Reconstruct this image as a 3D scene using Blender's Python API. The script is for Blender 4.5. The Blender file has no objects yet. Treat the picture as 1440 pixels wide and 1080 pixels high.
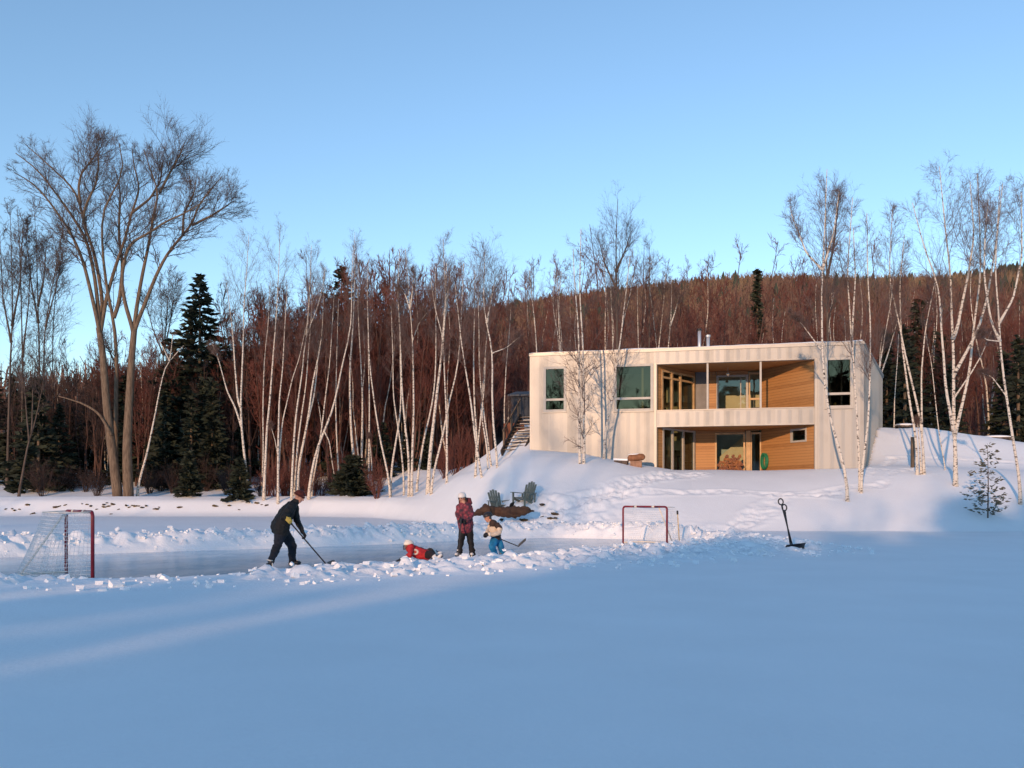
import bpy, bmesh, math, random
import numpy as np
from mathutils import Vector, Matrix

# ------------------------------------------------------------------ camera, sky, sun
scene = bpy.context.scene
C = scene.collection
CAM_Z, F, CX, HY = 1.4, 1250.0, 720.0, 703.0
cam_d = bpy.data.cameras.new("camera")
cam = bpy.data.objects.new("camera", cam_d)
C.objects.link(cam)
cam.location = (0, 0, CAM_Z)
cam.rotation_euler = (math.radians(90), 0, 0)
cam_d.sensor_width = 36.0
cam_d.lens = F / 1440.0 * 36.0
cam_d.shift_y = (HY - 540.0) / 1440.0
cam_d.clip_start = 0.1
cam_d.clip_end = 4000.0
scene.camera = cam

SUN_EL = math.radians(10.0)
SUN_AZ = math.radians(22.0)            # the sun stands behind the camera, this far to the left
SH = (math.sin(SUN_AZ), math.cos(SUN_AZ))
world = bpy.data.worlds.new("World")
scene.world = world
world.use_nodes = True
nt = world.node_tree
bg = nt.nodes["Background"]
sky = nt.nodes.new("ShaderNodeTexSky")
sky.sky_type = 'NISHITA'
sky.sun_disc = False
sky.sun_elevation = SUN_EL
sky.sun_rotation = math.pi + SUN_AZ
sky.air_density = 1.0
sky.dust_density = 0.0
sky.ozone_density = 2.3
bg.inputs["Strength"].default_value = 0.15
nt.links.new(sky.outputs[0], bg.inputs["Color"])

sun_d = bpy.data.lights.new("sun", 'SUN')
sun_d.energy = 2.0
sun_d.angle = math.radians(0.5)
sun_d.color = (0.92, 0.56, 0.32)
sun = bpy.data.objects.new("sun", sun_d)
C.objects.link(sun)
sun.rotation_euler = Vector((SH[0] * math.cos(SUN_EL), SH[1] * math.cos(SUN_EL), -math.sin(SUN_EL))).to_track_quat('-Z', 'Y').to_euler()

scene.view_settings.view_transform = 'Standard'
scene.view_settings.look = 'None'
scene.view_settings.gamma = 1.0
scene.view_settings.exposure = 0.88
scene.cycles.max_bounces = 8
scene.cycles.transparent_max_bounces = 12
scene.cycles.use_denoising = True

# ------------------------------------------------------------------ helpers
def P(px, py, d):
    return np.array([(px - CX) / F * d, d, CAM_Z + (HY - py) / F * d])

def tag(o, label=None, cat=None, group=None, kind=None):
    if label: o["label"] = label
    if cat: o["category"] = cat
    if group: o["group"] = group
    if kind: o["kind"] = kind
    return o

def thing(name, label, cat, loc=(0, 0, 0), rz=0.0, group=None):
    o = bpy.data.objects.new(name, None)
    o.empty_display_size = 0.3
    C.objects.link(o)
    o.location = [float(v) for v in loc]
    o.rotation_euler = (0, 0, rz)
    return tag(o, label, cat, group)

class MB:
    """collects vertices and faces and links them as ONE mesh object"""
    def __init__(s):
        s.v, s.q, s.t, s.n, s.qm, s.tm = [], [], [], 0, [], []
    def add(s, v, quads=None, tris=None, m=0):
        v = np.asarray(v, dtype=np.float64).reshape(-1, 3)
        if quads is not None and len(quads):
            q = np.asarray(quads, dtype=np.int64).reshape(-1, 4) + s.n
            s.q.append(q); s.qm.append(np.full(len(q), m, dtype=np.int32))
        if tris is not None and len(tris):
            t = np.asarray(tris, dtype=np.int64).reshape(-1, 3) + s.n
            s.t.append(t); s.tm.append(np.full(len(t), m, dtype=np.int32))
        s.v.append(v); s.n += len(v)
        return s
    def arrays(s):
        v = np.concatenate(s.v) if s.v else np.zeros((0, 3))
        q = np.concatenate(s.q) if s.q else np.zeros((0, 4), dtype=np.int64)
        t = np.concatenate(s.t) if s.t else np.zeros((0, 3), dtype=np.int64)
        m = np.concatenate(s.qm + s.tm) if (s.qm or s.tm) else np.zeros(0, dtype=np.int32)
        return v, q, t, m
    def mesh(s, name, mats, smooth=False):
        v, q, t, m = s.arrays()
        me = bpy.data.meshes.new(name)
        nl = len(q) * 4 + len(t) * 3
        me.vertices.add(len(v)); me.loops.add(nl); me.polygons.add(len(q) + len(t))
        me.vertices.foreach_set("co", v.astype(np.float32).ravel())
        me.loops.foreach_set("vertex_index", np.concatenate([q.ravel(), t.ravel()]).astype(np.int32))
        st = np.concatenate([np.arange(len(q)) * 4, len(q) * 4 + np.arange(len(t)) * 3]).astype(np.int32)
        me.polygons.foreach_set("loop_start", st)
        try:
            tot = np.concatenate([np.full(len(q), 4), np.full(len(t), 3)]).astype(np.int32)
            me.polygons.foreach_set("loop_total", tot)
        except Exception:
            pass
        if not isinstance(mats, (list, tuple)): mats = [mats]
        for k in mats: me.materials.append(k)
        me.polygons.foreach_set("material_index", m)
        me.polygons.foreach_set("use_smooth", np.full(len(q) + len(t), bool(smooth)))
        me.update(calc_edges=True)
        me.validate()
        return me
    def build(s, name, mats, parent=None, smooth=False):
        o = bpy.data.objects.new(name, s.mesh(name, mats, smooth))
        C.objects.link(o)
        if parent is not None: o.parent = parent
        return o
    # shapes
    def tubes(s, paths, rads, sides=4, m=0, cap=False):
        paths = np.asarray(paths, dtype=np.float64)
        if paths.ndim == 2: paths = paths[None]
        M, N, _ = paths.shape
        if M == 0: return s
        rads = np.broadcast_to(np.asarray(rads, dtype=np.float64), (M, N))
        t = paths[:, -1] - paths[:, 0]
        t /= np.linalg.norm(t, axis=1, keepdims=True) + 1e-9
        ref = np.where(np.abs(t[:, 2:3]) < 0.8, np.array([[0, 0, 1.0]]), np.array([[1.0, 0, 0]]))
        u = np.cross(t, ref); u /= np.linalg.norm(u, axis=1, keepdims=True)
        w = np.cross(t, u)
        a = np.arange(sides) / sides * 2 * np.pi
        ring = np.cos(a)[None, :, None] * u[:, None] + np.sin(a)[None, :, None] * w[:, None]
        v = paths[:, :, None] + ring[:, None] * rads[:, :, None, None]
        i = np.arange(M)[:, None, None] * (N * sides) + np.arange(N - 1)[None, :, None] * sides
        j = np.arange(sides)[None, None, :]; j2 = (j + 1) % sides
        q = np.stack([i + j, i + j2, i + sides + j2, i + sides + j], -1).reshape(-1, 4)
        tr = None
        v = v.reshape(-1, 3)
        if cap:
            k = len(v)
            v = np.concatenate([v, paths[:, 0], paths[:, -1]])
            b = np.arange(M)[:, None] * (N * sides); jj = np.arange(sides)[None]; jj2 = (jj + 1) % sides
            t0 = np.stack([b + jj2, b + jj, np.broadcast_to(k + np.arange(M)[:, None], (M, sides))], -1).reshape(-1, 3)
            e = b + (N - 1) * sides
            t1 = np.stack([e + jj, e + jj2, np.broadcast_to(k + M + np.arange(M)[:, None], (M, sides))], -1).reshape(-1, 3)
            tr = np.concatenate([t0, t1])
        return s.add(v, q, tr, m)
    def tube(s, pts, r, sides=8, m=0, cap=True):
        """one tube with frames carried along the bends"""
        p = np.asarray(pts, dtype=np.float64); N = len(p)
        r = np.broadcast_to(np.asarray(r, dtype=np.float64), (N,))
        tg = np.gradient(p, axis=0); tg /= np.linalg.norm(tg, axis=1, keepdims=True) + 1e-9
        ref = np.array([0, 0, 1.0]) if abs(tg[0][2]) < 0.8 else np.array([1.0, 0, 0])
        u = np.cross(tg[0], ref); u /= np.linalg.norm(u)
        a = np.arange(sides) / sides * 2 * np.pi
        vs = []
        for k in range(N):
            u = u - tg[k] * np.dot(u, tg[k]); u /= np.linalg.norm(u)
            w = np.cross(tg[k], u)
            vs.append(p[k] + r[k] * (np.cos(a)[:, None] * u + np.sin(a)[:, None] * w))
        v = np.concatenate(vs)
        i = np.arange(N - 1)[:, None] * sides; j = np.arange(sides)[None]; j2 = (j + 1) % sides
        q = np.stack([i + j, i + j2, i + sides + j2, i + sides + j], -1).reshape(-1, 4)
        tr = None
        if cap:
            v = np.concatenate([v, p[:1], p[-1:]]); k = N * sides
            jj = np.arange(sides); jj2 = (jj + 1) % sides
            tr = np.concatenate([np.stack([jj2, jj, np.full(sides, k)], -1),
                                 np.stack([(N - 1) * sides + jj, (N - 1) * sides + jj2, np.full(sides, k + 1)], -1)])
        return s.add(v, q, tr, m)
    def box(s, lo, hi, m=0, M=None):
        x0, y0, z0 = lo; x1, y1, z1 = hi
        v = np.array([[x0, y0, z0], [x1, y0, z0], [x1, y1, z0], [x0, y1, z0], [x0, y0, z1], [x1, y0, z1], [x1, y1, z1], [x0, y1, z1]], dtype=float)
        if M is not None:
            v = np.array([M @ Vector(k) for k in v])
        return s.add(v, [[0, 3, 2, 1], [4, 5, 6, 7], [0, 1, 5, 4], [1, 2, 6, 5], [2, 3, 7, 6], [3, 0, 4, 7]], None, m)
    def bar(s, a, b, w, h, m=0, up=(0, 0, 1)):
        """a box from a to b, w wide and h high"""
        a = np.array(a, float); b = np.array(b, float); t = b - a; L = np.linalg.norm(t); t /= L
        up = np.array(up, float)
        if abs(np.dot(t, up)) > 0.95: up = np.array([1.0, 0, 0])
        x = np.cross(t, up); x /= np.linalg.norm(x); z = np.cross(x, t)
        v = [a + x * sx * w / 2 + z * sz * h / 2 + t * L * st for st in (0, 1) for sx, sz in ((-1, -1), (1, -1), (1, 1), (-1, 1))]
        return s.add(v, [[0, 1, 2, 3], [7, 6, 5, 4], [0, 4, 5, 1], [1, 5, 6, 2], [2, 6, 7, 3], [3, 7, 4, 0]], None, m)
    def ball(s, c, r, m=0, nu=12, nv=8, M=None, fn=None):
        r = np.broadcast_to(np.asarray(r, float), (3,))
        th = np.linspace(0, np.pi, nv + 1)[1:-1]; ph = np.arange(nu) / nu * 2 * np.pi
        v = np.stack([np.sin(th)[:, None] * np.cos(ph), np.sin(th)[:, None] * np.sin(ph), np.broadcast_to(np.cos(th)[:, None], (nv - 1, nu))], -1).reshape(-1, 3)
        v = np.concatenate([v, [[0, 0, 1.0], [0, 0, -1.0]]])
        if fn is not None: v = fn(v)
        v = v * r
        if M is not None: v = v @ np.array(M.to_3x3()).T
        v = v + np.asarray(c, float)
        i = np.arange(nv - 2)[:, None] * nu; j = np.arange(nu)[None]; j2 = (j + 1) % nu
        q = np.stack([i + j, i + nu + j, i + nu + j2, i + j2], -1).reshape(-1, 4)
        k = (nv - 1) * nu; jj = np.arange(nu); jj2 = (jj + 1) % nu
        t = np.concatenate([np.stack([np.full(nu, k), jj, jj2], -1), np.stack([np.full(nu, k + 1), (nv - 2) * nu + jj2, (nv - 2) * nu + jj], -1)])
        return s.add(v, q, t, m)

def copy_tree(o, parent=None):
    c = o.copy(); C.objects.link(c)
    if parent is not None: c.parent = parent
    for ch in list(o.children): copy_tree(ch, c)
    return c

# ------------------------------------------------------------------ materials
def mat(name, col, rough=0.7, var=0.0, scale=4.0, stretch=(1, 1, 1), bump=0.0, metal=0.0, col2=None, spec=0.4, detail=4.0, bscale=None):
    m = bpy.data.materials.new(name); m.use_nodes = True
    n, l = m.node_tree.nodes, m.node_tree.links
    b = n["Principled BSDF"]
    b.inputs["Base Color"].default_value = (*col, 1); b.inputs["Roughness"].default_value = rough
    b.inputs["Metallic"].default_value = metal
    b.inputs["Specular IOR Level"].default_value = spec
    if var > 0 or col2 is not None or bump > 0:
        tc = n.new("ShaderNodeTexCoord"); mp = n.new("ShaderNodeMapping"); mp.inputs["Scale"].default_value = stretch
        nz = n.new("ShaderNodeTexNoise"); nz.inputs["Scale"].default_value = scale; nz.inputs["Detail"].default_value = detail
        l.new(tc.outputs["Object"], mp.inputs["Vector"]); l.new(mp.outputs[0], nz.inputs["Vector"])
        if var > 0 or col2 is not None:
            rp = n.new("ShaderNodeValToRGB")
            a = col if col2 is not None else tuple(max(0, c * (1 - var)) for c in col)
            z = col2 if col2 is not None else tuple(min(1, c * (1 + var)) for c in col)
            rp.color_ramp.elements[0].position = 0.36; rp.color_ramp.elements[1].position = 0.64
            rp.color_ramp.elements[0].color = (*a, 1); rp.color_ramp.elements[1].color = (*z, 1)
            l.new(nz.outputs["Fac"], rp.inputs[0]); l.new(rp.outputs[0], b.inputs["Base Color"])
        if bump > 0:
            bp = n.new("ShaderNodeBump"); bp.inputs["Strength"].default_value = bump; bp.inputs["Distance"].default_value = 0.05
            src = nz
            if bscale:
                src = n.new("ShaderNodeTexNoise"); src.inputs["Scale"].default_value = bscale; src.inputs["Detail"].default_value = 5
                l.new(mp.outputs[0], src.inputs["Vector"])
            l.new(src.outputs["Fac"], bp.inputs["Height"]); l.new(bp.outputs[0], b.inputs["Normal"])
    return m

M_SNOW = mat("snow", (0.90, 0.91, 0.92), 0.6, 0.02, 0.6, bump=0.22, bscale=20.0, spec=0.25)
M_ICE = mat("ice", (0.42, 0.52, 0.58), 0.22, 0.0, 1.2, (1, 1, 1), 0.06, col2=(0.58, 0.66, 0.70), spec=0.5, bscale=9.0)
def ice_marks(m):
    n, l = m.node_tree.nodes, m.node_tree.links; b = n["Principled BSDF"]; tc = n.new("ShaderNodeTexCoord")
    src = b.inputs["Base Color"].links[0].from_socket
    for ang, sc in ((0.6, (14, .35, 1)), (-0.5, (11, .3, 1)), (1.25, (12, .4, 1)), (0.1, (9, .5, 1))):
        mp = n.new("ShaderNodeMapping"); mp.inputs["Rotation"].default_value = (0, 0, ang); mp.inputs["Scale"].default_value = sc
        l.new(tc.outputs["Object"], mp.inputs[0])
        nz = n.new("ShaderNodeTexNoise"); nz.inputs["Scale"].default_value = 1.0; nz.inputs["Detail"].default_value = 2; nz.inputs["Distortion"].default_value = .4; l.new(mp.outputs[0], nz.inputs["Vector"])
        rp = n.new("ShaderNodeValToRGB"); e = rp.color_ramp.elements; e[0].position = .585; e[0].color = (0, 0, 0, 1); e[1].position = .60; e[1].color = (.55, .55, .55, 1)
        k = e.new(.625); k.color = (0, 0, 0, 1); l.new(nz.outputs["Fac"], rp.inputs[0])
        mx = n.new("ShaderNodeMix"); mx.data_type = 'RGBA'; mx.inputs["B"].default_value = (.80, .83, .85, 1)
        l.new(rp.outputs[0], mx.inputs["Factor"]); l.new(src, mx.inputs["A"]); src = mx.outputs["Result"]
    nz = n.new("ShaderNodeTexNoise"); nz.inputs["Scale"].default_value = .7; nz.inputs["Detail"].default_value = 6; l.new(tc.outputs["Object"], nz.inputs["Vector"])
    rp = n.new("ShaderNodeValToRGB"); rp.color_ramp.elements[0].position = .5; rp.color_ramp.elements[1].position = .72; rp.color_ramp.elements[1].color = (.6, .6, .6, 1); l.new(nz.outputs["Fac"], rp.inputs[0])
    mx = n.new("ShaderNodeMix"); mx.data_type = 'RGBA'; mx.inputs["B"].default_value = (.82, .84, .86, 1); l.new(rp.outputs[0], mx.inputs["Factor"]); l.new(src, mx.inputs["A"])
    l.new(mx.outputs["Result"], b.inputs["Base Color"])
ice_marks(M_ICE)
M_BIRCH = mat("birch_bark", (0.06, 0.045, 0.04), 0.8, scale=2.6, stretch=(3, 3, 5.5), col2=(0.66, 0.59, 0.50), bump=0.2, detail=6)
for _n in M_BIRCH.node_tree.nodes:
    if _n.type == "VALTORGB": _n.color_ramp.elements[0].position = 0.36; _n.color_ramp.elements[1].position = 0.48
M_BARKD = mat("brown_bark", (0.10, 0.068, 0.046), 0.9, scale=3.0, stretch=(4, 4, 0.6), col2=(0.20, 0.142, 0.095), bump=0.6)
M_BARKG = mat("grey_bark", (0.06, 0.045, 0.036), 0.9, scale=3.0, stretch=(4, 4, 0.6), col2=(0.13, 0.095, 0.075), bump=0.4)
M_TWIG = mat("birch_twigs", (0.12, 0.078, 0.068), 0.8, 0.25, 1.0)
M_TWIGG = mat("grey_twigs", (0.075, 0.055, 0.05), 0.85, 0.25, 1.0)
M_TWIGR = mat("red_twigs", (0.125, 0.042, 0.031), 0.85, 0.35, 0.35)
M_BARKR = mat("red_brown_bark", (0.07, 0.035, 0.027), 0.9, scale=3.0, stretch=(4, 4, 0.6), col2=(0.13, 0.07, 0.052))
M_NEEDLE = mat("spruce_needles", (0.020, 0.026, 0.014), 0.8, 0.5, 1.5)
M_NEEDLE2 = mat("sapling_needles", (0.13, 0.12, 0.085), 0.85, 0.4, 3.0)

# ------------------------------------------------------------------ noise
_tab = np.random.default_rng(5).random((256, 256))
def vnoise(x, y):
    xi = np.floor(x).astype(int); yi = np.floor(y).astype(int)
    fx = x - xi; fy = y - yi
    fx = fx * fx * (3 - 2 * fx); fy = fy * fy * (3 - 2 * fy)
    a = _tab[xi & 255, yi & 255]; b = _tab[(xi + 1) & 255, yi & 255]
    c = _tab[xi & 255, (yi + 1) & 255]; d = _tab[(xi + 1) & 255, (yi + 1) & 255]
    return (a * (1 - fx) + b * fx) * (1 - fy) + (c * (1 - fx) + d * fx) * fy
def fbm(x, y, o=4):
    s = 0; a = 1; t = 0
    for k in range(o):
        s = s + a * vnoise(x * 2 ** k + 17 * k, y * 2 ** k + 31 * k); t += a; a *= 0.5
    return s / t - 0.5
def sstep(a, b, x):
    t = np.clip((x - a) / (b - a), 0, 1)
    return t * t * (3 - 2 * t)
# ------------------------------------------------------------------ the ground
RINK = np.array([(-9.6, 14.2), (-6, 14.8), (-3, 16.4), (0, 19), (3, 22.2), (5.7, 25.6), (6.4, 28), (4.6, 31.4), (1.5, 32.8), (-1, 31.6), (-3.6, 28.4), (-7, 25.5), (-10.8, 23), (-13.6, 20.4), (-12.6, 16.6)])
BERM = np.array([(-14.5, 11.4), (-10, 11.8), (-8, 12.1), (-5.2, 12.6), (-2.9, 13.4), (-0.8, 15.0), (2.3, 16.4), (4.2, 17.6), (6.2, 19.4), (8.6, 21), (9.4, 23), (8.6, 26), (7.6, 29), (6, 33), (2, 35.2), (-2, 34.2), (-5.2, 30.6), (-8.2, 27.6), (-12, 25.2), (-17, 22.5), (-18, 17)])
HL = np.array([0.91, 45.5]); HR = np.array([16.63, 42.0]); HR2 = np.array([22.3, 53.5])
HU = (HR - HL) / np.linalg.norm(HR - HL); HW = np.array([-HU[1], HU[0]]); HLEN = float(np.linalg.norm(HR - HL))
HL2 = HL + 11.0 * HW

def poly_dist(poly, X, Y):
    d = np.full(X.shape, 1e9); ins = np.zeros(X.shape, bool)
    n = len(poly)
    for i in range(n):
        ax, ay = poly[i]; bx, by = poly[(i + 1) % n]
        ex, ey = bx - ax, by - ay
        t = np.clip(((X - ax) * ex + (Y - ay) * ey) / (ex * ex + ey * ey), 0, 1)
        d = np.minimum(d, np.hypot(X - ax - t * ex, Y - ay - t * ey))
        c = ((ay > Y) != (by > Y)) & (X < (bx - ax) * (Y - ay) / (by - ay + 1e-12) + ax)
        ins ^= c
    return d, ins

def shore(X):
    return np.interp(X, [-60, -14, -9, -5, -2.5, 0, 6, 12, 20, 40], [63, 60.5, 57, 48, 41, 35.5, 34.8, 34.5, 34, 33])

def ground0(X, Y):
    """the lie of the land without the shovelled snow"""
    X = np.asarray(X, float); Y = np.asarray(Y, float)
    t = Y - shore(X)
    zs = 0.12 + 0.003 * np.maximum(Y - 15, 0)
    zl = np.interp(t, [0, 0.8, 2.2, 3.4, 6, 12, 20, 45, 110, 200], [0.27, 0.5, 1.35, 1.66, 1.62, 2.6, 4.6, 6.2, 10, 14])
    zh = np.interp(X, [-6, -2, 0.9, 3.5, 6, 8, 12, 16.6, 19, 30], [2.3, 3.0, 3.85, 3.65, 3.15, 2.85, 2.85, 3.0, 3.1, 2.6])
    a = np.clip(t / 9.0, 0, 1)
    prof = 0.78 * np.sin(a * np.pi / 2) ** 1.05 + 0.22 * a
    zback = np.interp(X, [-6, -2.5, -0.9, 0.4, 2, 17, 23, 28, 40], [3.2, 3.7, 4.6, 5.7, 5.8, 5.2, 5.3, 4.5, 3.5])
    zr = zs + (zh - zs) * prof
    zr = np.where(t > 9, zh + (zback - zh) * sstep(9, 16, t), zr)
    zr = zr + np.interp(t, [16, 30, 110, 200], [0, 0.3, 5, 9]) + 0.25 * np.exp(-((t - 15.5) / 1.6) ** 2) * sstep(16.5, 19, X) * (0.6 + 0.8 * fbm(X * 1.3, Y * 1.3, 3))
    w = sstep(-10, -3, X)
    z = np.where(t > 0, zl * (1 - w) + zr * w, zs)
    z = z + 0.10 * fbm(X * 0.25, Y * 0.25, 3) * (0.25 + 0.75 * sstep(0, 3, t)) + 0.02 * fbm(X * 0.8, Y * 0.8, 2) + 0.022 * fbm(X * 0.45 + 40, Y * 1.7, 3) * (t < 0)
    z = z + 0.9 * fbm(X * 0.16 + 9, Y * 0.16, 3) * sstep(6, 14, t) * (1 - w)
    # the wooded ridge behind the camera
    al = X * SH[0] + Y * SH[1]; cr = X * SH[1] - Y * SH[0]
    rh = np.interp(cr, [-120, -60, -30, -11, 0, 12, 40, 100], RIDGE)
    z = z + rh * sstep(-32, -62, al) * (1 - 0.0 * al)
    return z
RIDGE = [9.5, 9, 8.0, 7.4, 7.6, 8.4, 9.0, 9.5]

def inside_house(X, Y, m=0.0):
    def side(a, b): return (b[0] - a[0]) * (Y - a[1]) - (b[1] - a[1]) * (X - a[0])
    pts = [HL, HR, HR2, HL2]
    r = np.ones(np.shape(X), bool)
    for i in range(4):
        a, b = pts[i], pts[(i + 1) % 4]
        r &= side(a, b) / np.linalg.norm(b - a) > m
    return r

def g(x, y):
    return float(ground0(np.array([x]), np.array([y]))[0])

def hit(px, py, d0=12.0, d1=110.0):
    ds = np.arange(d0, d1, 0.1)
    z = ground0((px - CX) / F * ds, ds)
    k = np.argmax(z >= CAM_Z + (HY - py) / F * ds)
    d = ds[k]
    return np.array([(px - CX) / F * d, d, z[k]])

def berm_height(X, Y):
    di, ins = poly_dist(RINK, X, Y)
    do, ino = poly_dist(BERM, X, Y)
    zone = ino & ~ins
    s = di / (di + do + 1e-6)
    H = np.full(X.shape, 0.36)
    front = Y < 14.0 + 1.0 * (X + 8) * 0.9 + 3     # the near side
    Hf = np.interp(X, [-13, -9, -7.2, -6.2, -5.2, -4.4, -3.8, -3.2, -2.6, -2.0, -1, 0.5, 2, 4, 7, 9], [0.20, 0.16, 0.04, 0.04, 0.03, 0.04, 0.10, 0.16, 0.12, 0.12, 0.14, 0.15, 0.18, 0.20, 0.2, 0.15])
    H = np.where(front, Hf, H)
    shape = np.where(s < 0.35, sstep(0, 0.30, s), 1 - sstep(0.35, 1.0, s) ** 0.8)
    return np.where(zone, H * shape, 0.0), zone, ins, di, s

TRAILS = []   # (points in the ground plane, half width, depth)
def px_trail(pts, hw, dep):
    TRAILS.append((np.array([hit(x, y)[:2] for x, y in pts]), hw, dep))
px_trail([(985, 667), (940, 669), (900, 676), (865, 690), (835, 701), (800, 706), (765, 714), (745, 722)], 0.5, 0.15)
px_trail([(935, 667), (890, 681), (850, 697), (800, 711), (770, 720), (748, 727)], 0.36, 0.15)
px_trail([(745, 716), (790, 722), (850, 735), (880, 742)], 0.95, 0.10)
px_trail([(830, 712), (860, 703), (900, 693), (960, 693), (1020, 692), (1090, 696), (1180, 697)], 0.26, 0.13)
px_trail([(1075, 697), (1098, 696), (1140, 696), (1180, 688), (1215, 684), (1240, 684), (1245, 672), (1260, 664), (1290, 660)], 0.22, 0.13)
px_trail([(1220, 659), (1260, 662), (1300, 658)], 0.2, 0.1)
px_trail([(1095, 703), (1085, 714), (1070, 722), (1050, 735), (1040, 741)], 0.5, 0.15)
px_trail([(1220, 668), (1255, 645), (1330, 645), (1400, 650), (1440, 652)], 0.22, 0.12)
px_trail([(700, 728), (745, 735), (800, 745), (860, 749), (960, 748), (1010, 746)], 0.4, 0.10)

def line_grid(segs):
    out = []
    for a, b, st in segs: out.append(np.arange(a, b - 1e-6, st))
    return np.concatenate(out + [[segs[-1][1]]])
def growth(a, b, s0, k):
    r = [a]; s = s0
    while r[-1] < b: r.append(r[-1] + s); s *= k
    return np.array(r[1:])

def build_ground():
    xs = line_grid([(-17, -12, 0.12), (-12, 10, 0.085), (10, 24, 0.12)])
    xs = np.concatenate([-growth(17, 1500, 0.25, 1.10)[::-1], xs, growth(24, 1500, 0.25, 1.10)])
    ys = line_grid([(-130, -20, 3.0), (-20, 2, 1.5), (2, 11, 0.25), (11, 24, 0.06), (24, 36, 0.08), (36, 47, 0.09), (47, 70, 0.3)])
    ys = np.concatenate([-growth(130, 1500, 6, 1.2)[::-1], ys, growth(70, 1800, 0.6, 1.08)])
    X, Y = np.meshgrid(xs, ys)
    Z = ground0(X, Y)
    # shovelled snow round the rink
    wi = (X > -19) & (X < 11) & (Y > 10) & (Y < 37)
    xw, yw = X[wi], Y[wi]
    bh, zone, ins, di, s = berm_height(xw, yw)
    rough = np.abs(fbm(xw * 2.1, yw * 2.1, 4)) * 2
    fine = fbm(xw * 5.0, yw * 5.0, 2) + 0.8 * (vnoise(xw * 11, yw * 11) - .5)
    edge = np.clip(bh / 0.10, 0, 1)
    zz = Z[wi] + bh * (0.72 + 0.75 * rough) + edge * (0.12 * fine)
    zz = np.where(ins, -0.07 + 0.0 * zz, zz)
    nearedge = np.clip((0.25 - di) / 0.25, 0, 1) * ~ins
    zz = zz - nearedge * 0.10
    Z[wi] = zz
    ZB = Z.copy()
    # clods of snow thrown up on the berms
    rng = np.random.default_rng(11)
    n = 0; tries = 0
    while n < 2600 and tries < 40000:
        tries += 1
        x, y = rng.uniform(-15, 9.3), rng.uniform(11.5, 35)
        b, zo, _, _, ss = berm_height(np.array([x]), np.array([y]))
        if not zo[0] or b[0] < 0.04 or ss[0] < 0.12 or rng.random() > 0.25 + b[0] * 3: continue
        r = rng.choice([0.06, 0.08, 0.11, 0.15], p=[.4, .3, .2, .1]) * rng.uniform(.8, 1.3)
        if n < 10: r = rng.uniform(0.12, 0.17)
        i0, i1 = np.searchsorted(xs, [x - r * 1.2, x + r * 1.2]); j0, j1 = np.searchsorted(ys, [y - r * 1.2, y + r * 1.2])
        if i1 - i0 < 1 or j1 - j0 < 1: continue
        xx, yy = np.meshgrid(xs[i0:i1], ys[j0:j1])
        q = 1 - ((xx - x) ** 2 + (yy - y) ** 2) / (r * r)
        if n % 4 == 0 and r < .12:      # broken slabs with flat tilted tops
            ang = rng.uniform(0, 3.14); ex = np.abs((xx - x) * math.cos(ang) + (yy - y) * math.sin(ang)) / r; ey = np.abs((yy - y) * math.cos(ang) - (xx - x) * math.sin(ang)) / (r * rng.uniform(.5, 1))
            top = r * rng.uniform(.3, .55) + (xx - x) * rng.uniform(-.4, .4) + (yy - y) * rng.uniform(-.4, .2)
            Z[j0:j1, i0:i1] = np.where(np.maximum(ex, ey) < .95, np.maximum(Z[j0:j1, i0:i1], ZB[j0:j1, i0:i1] + top), Z[j0:j1, i0:i1]); n += 1; continue
        Z[j0:j1, i0:i1] = np.maximum(Z[j0:j1, i0:i1], ZB[j0:j1, i0:i1] + np.where(q > 0, np.sqrt(np.maximum(q, 0)) * r * rng.uniform(0.4, 0.75), 0))
        n += 1
    # crumbs and chunks lying loose on the banks: nobody could count them
    mb = MB(); cube = np.array([[x, y, z] for z in (-1, 1) for x, y in ((-1, -1), (1, -1), (1, 1), (-1, 1))], float); cq = np.array([[0, 3, 2, 1], [4, 5, 6, 7], [0, 1, 5, 4], [1, 2, 6, 5], [2, 3, 7, 6], [3, 0, 4, 7]])
    k = 0
    cand = rng.uniform([-15, 11.2], [9.5, 35], (26000, 2)); bb, zo, insd, dist, sss = berm_height(cand[:, 0], cand[:, 1])
    for (x, y), b, zz_, dd_ in zip(cand, bb, zo, insd):
        if not ((zz_ and rng.random() < .15 + b * 1.6)): continue
        ii = min(np.searchsorted(xs, x), len(xs) - 1); jj = min(np.searchsorted(ys, y), len(ys) - 1)
        r = .016 + .042 * rng.random() ** 2.2 + (.03 * rng.random() if rng.random() < .05 else 0)
        Rm = np.array(Matrix.Rotation(rng.uniform(0, 6.28), 3, 'Z') @ Matrix.Rotation(rng.uniform(-.8, .8), 3, 'X'))
        mb.add((cube * rng.uniform(.55, 1.0, (8, 1)) * [r * 1.3, r, r * .75]) @ Rm.T + [x, y, Z[jj, ii] + r * .3], cq); k += 1
    tag(mb.build("snow_chunks", M_SNOW), "loose chunks and crumbs of shovelled snow on the rink's banks", "snow chunks", None, "stuff")
    # trodden paths
    ws = (Y > 32) & (Y < 52) & (X > -6) & (X < 30)
    xw, yw = X[ws], Y[ws]; zz = Z[ws]
    for pts, hw, dep in TRAILS:
        d = np.full(xw.shape, 1e9); al = np.zeros(xw.shape); acc = 0
        for a, b in zip(pts[:-1], pts[1:]):
            e = b - a; L2 = (e ** 2).sum()
            t = np.clip(((xw - a[0]) * e[0] + (yw - a[1]) * e[1]) / L2, 0, 1)
            dd = np.hypot(xw - a[0] - t * e[0], yw - a[1] - t * e[1])
            al = np.where(dd < d, acc + t * math.sqrt(L2), al); d = np.minimum(d, dd); acc += math.sqrt(L2)
        hw2 = hw * (0.8 + 0.8 * vnoise(al * 0.9, al * 0 + hw * 7))
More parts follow.
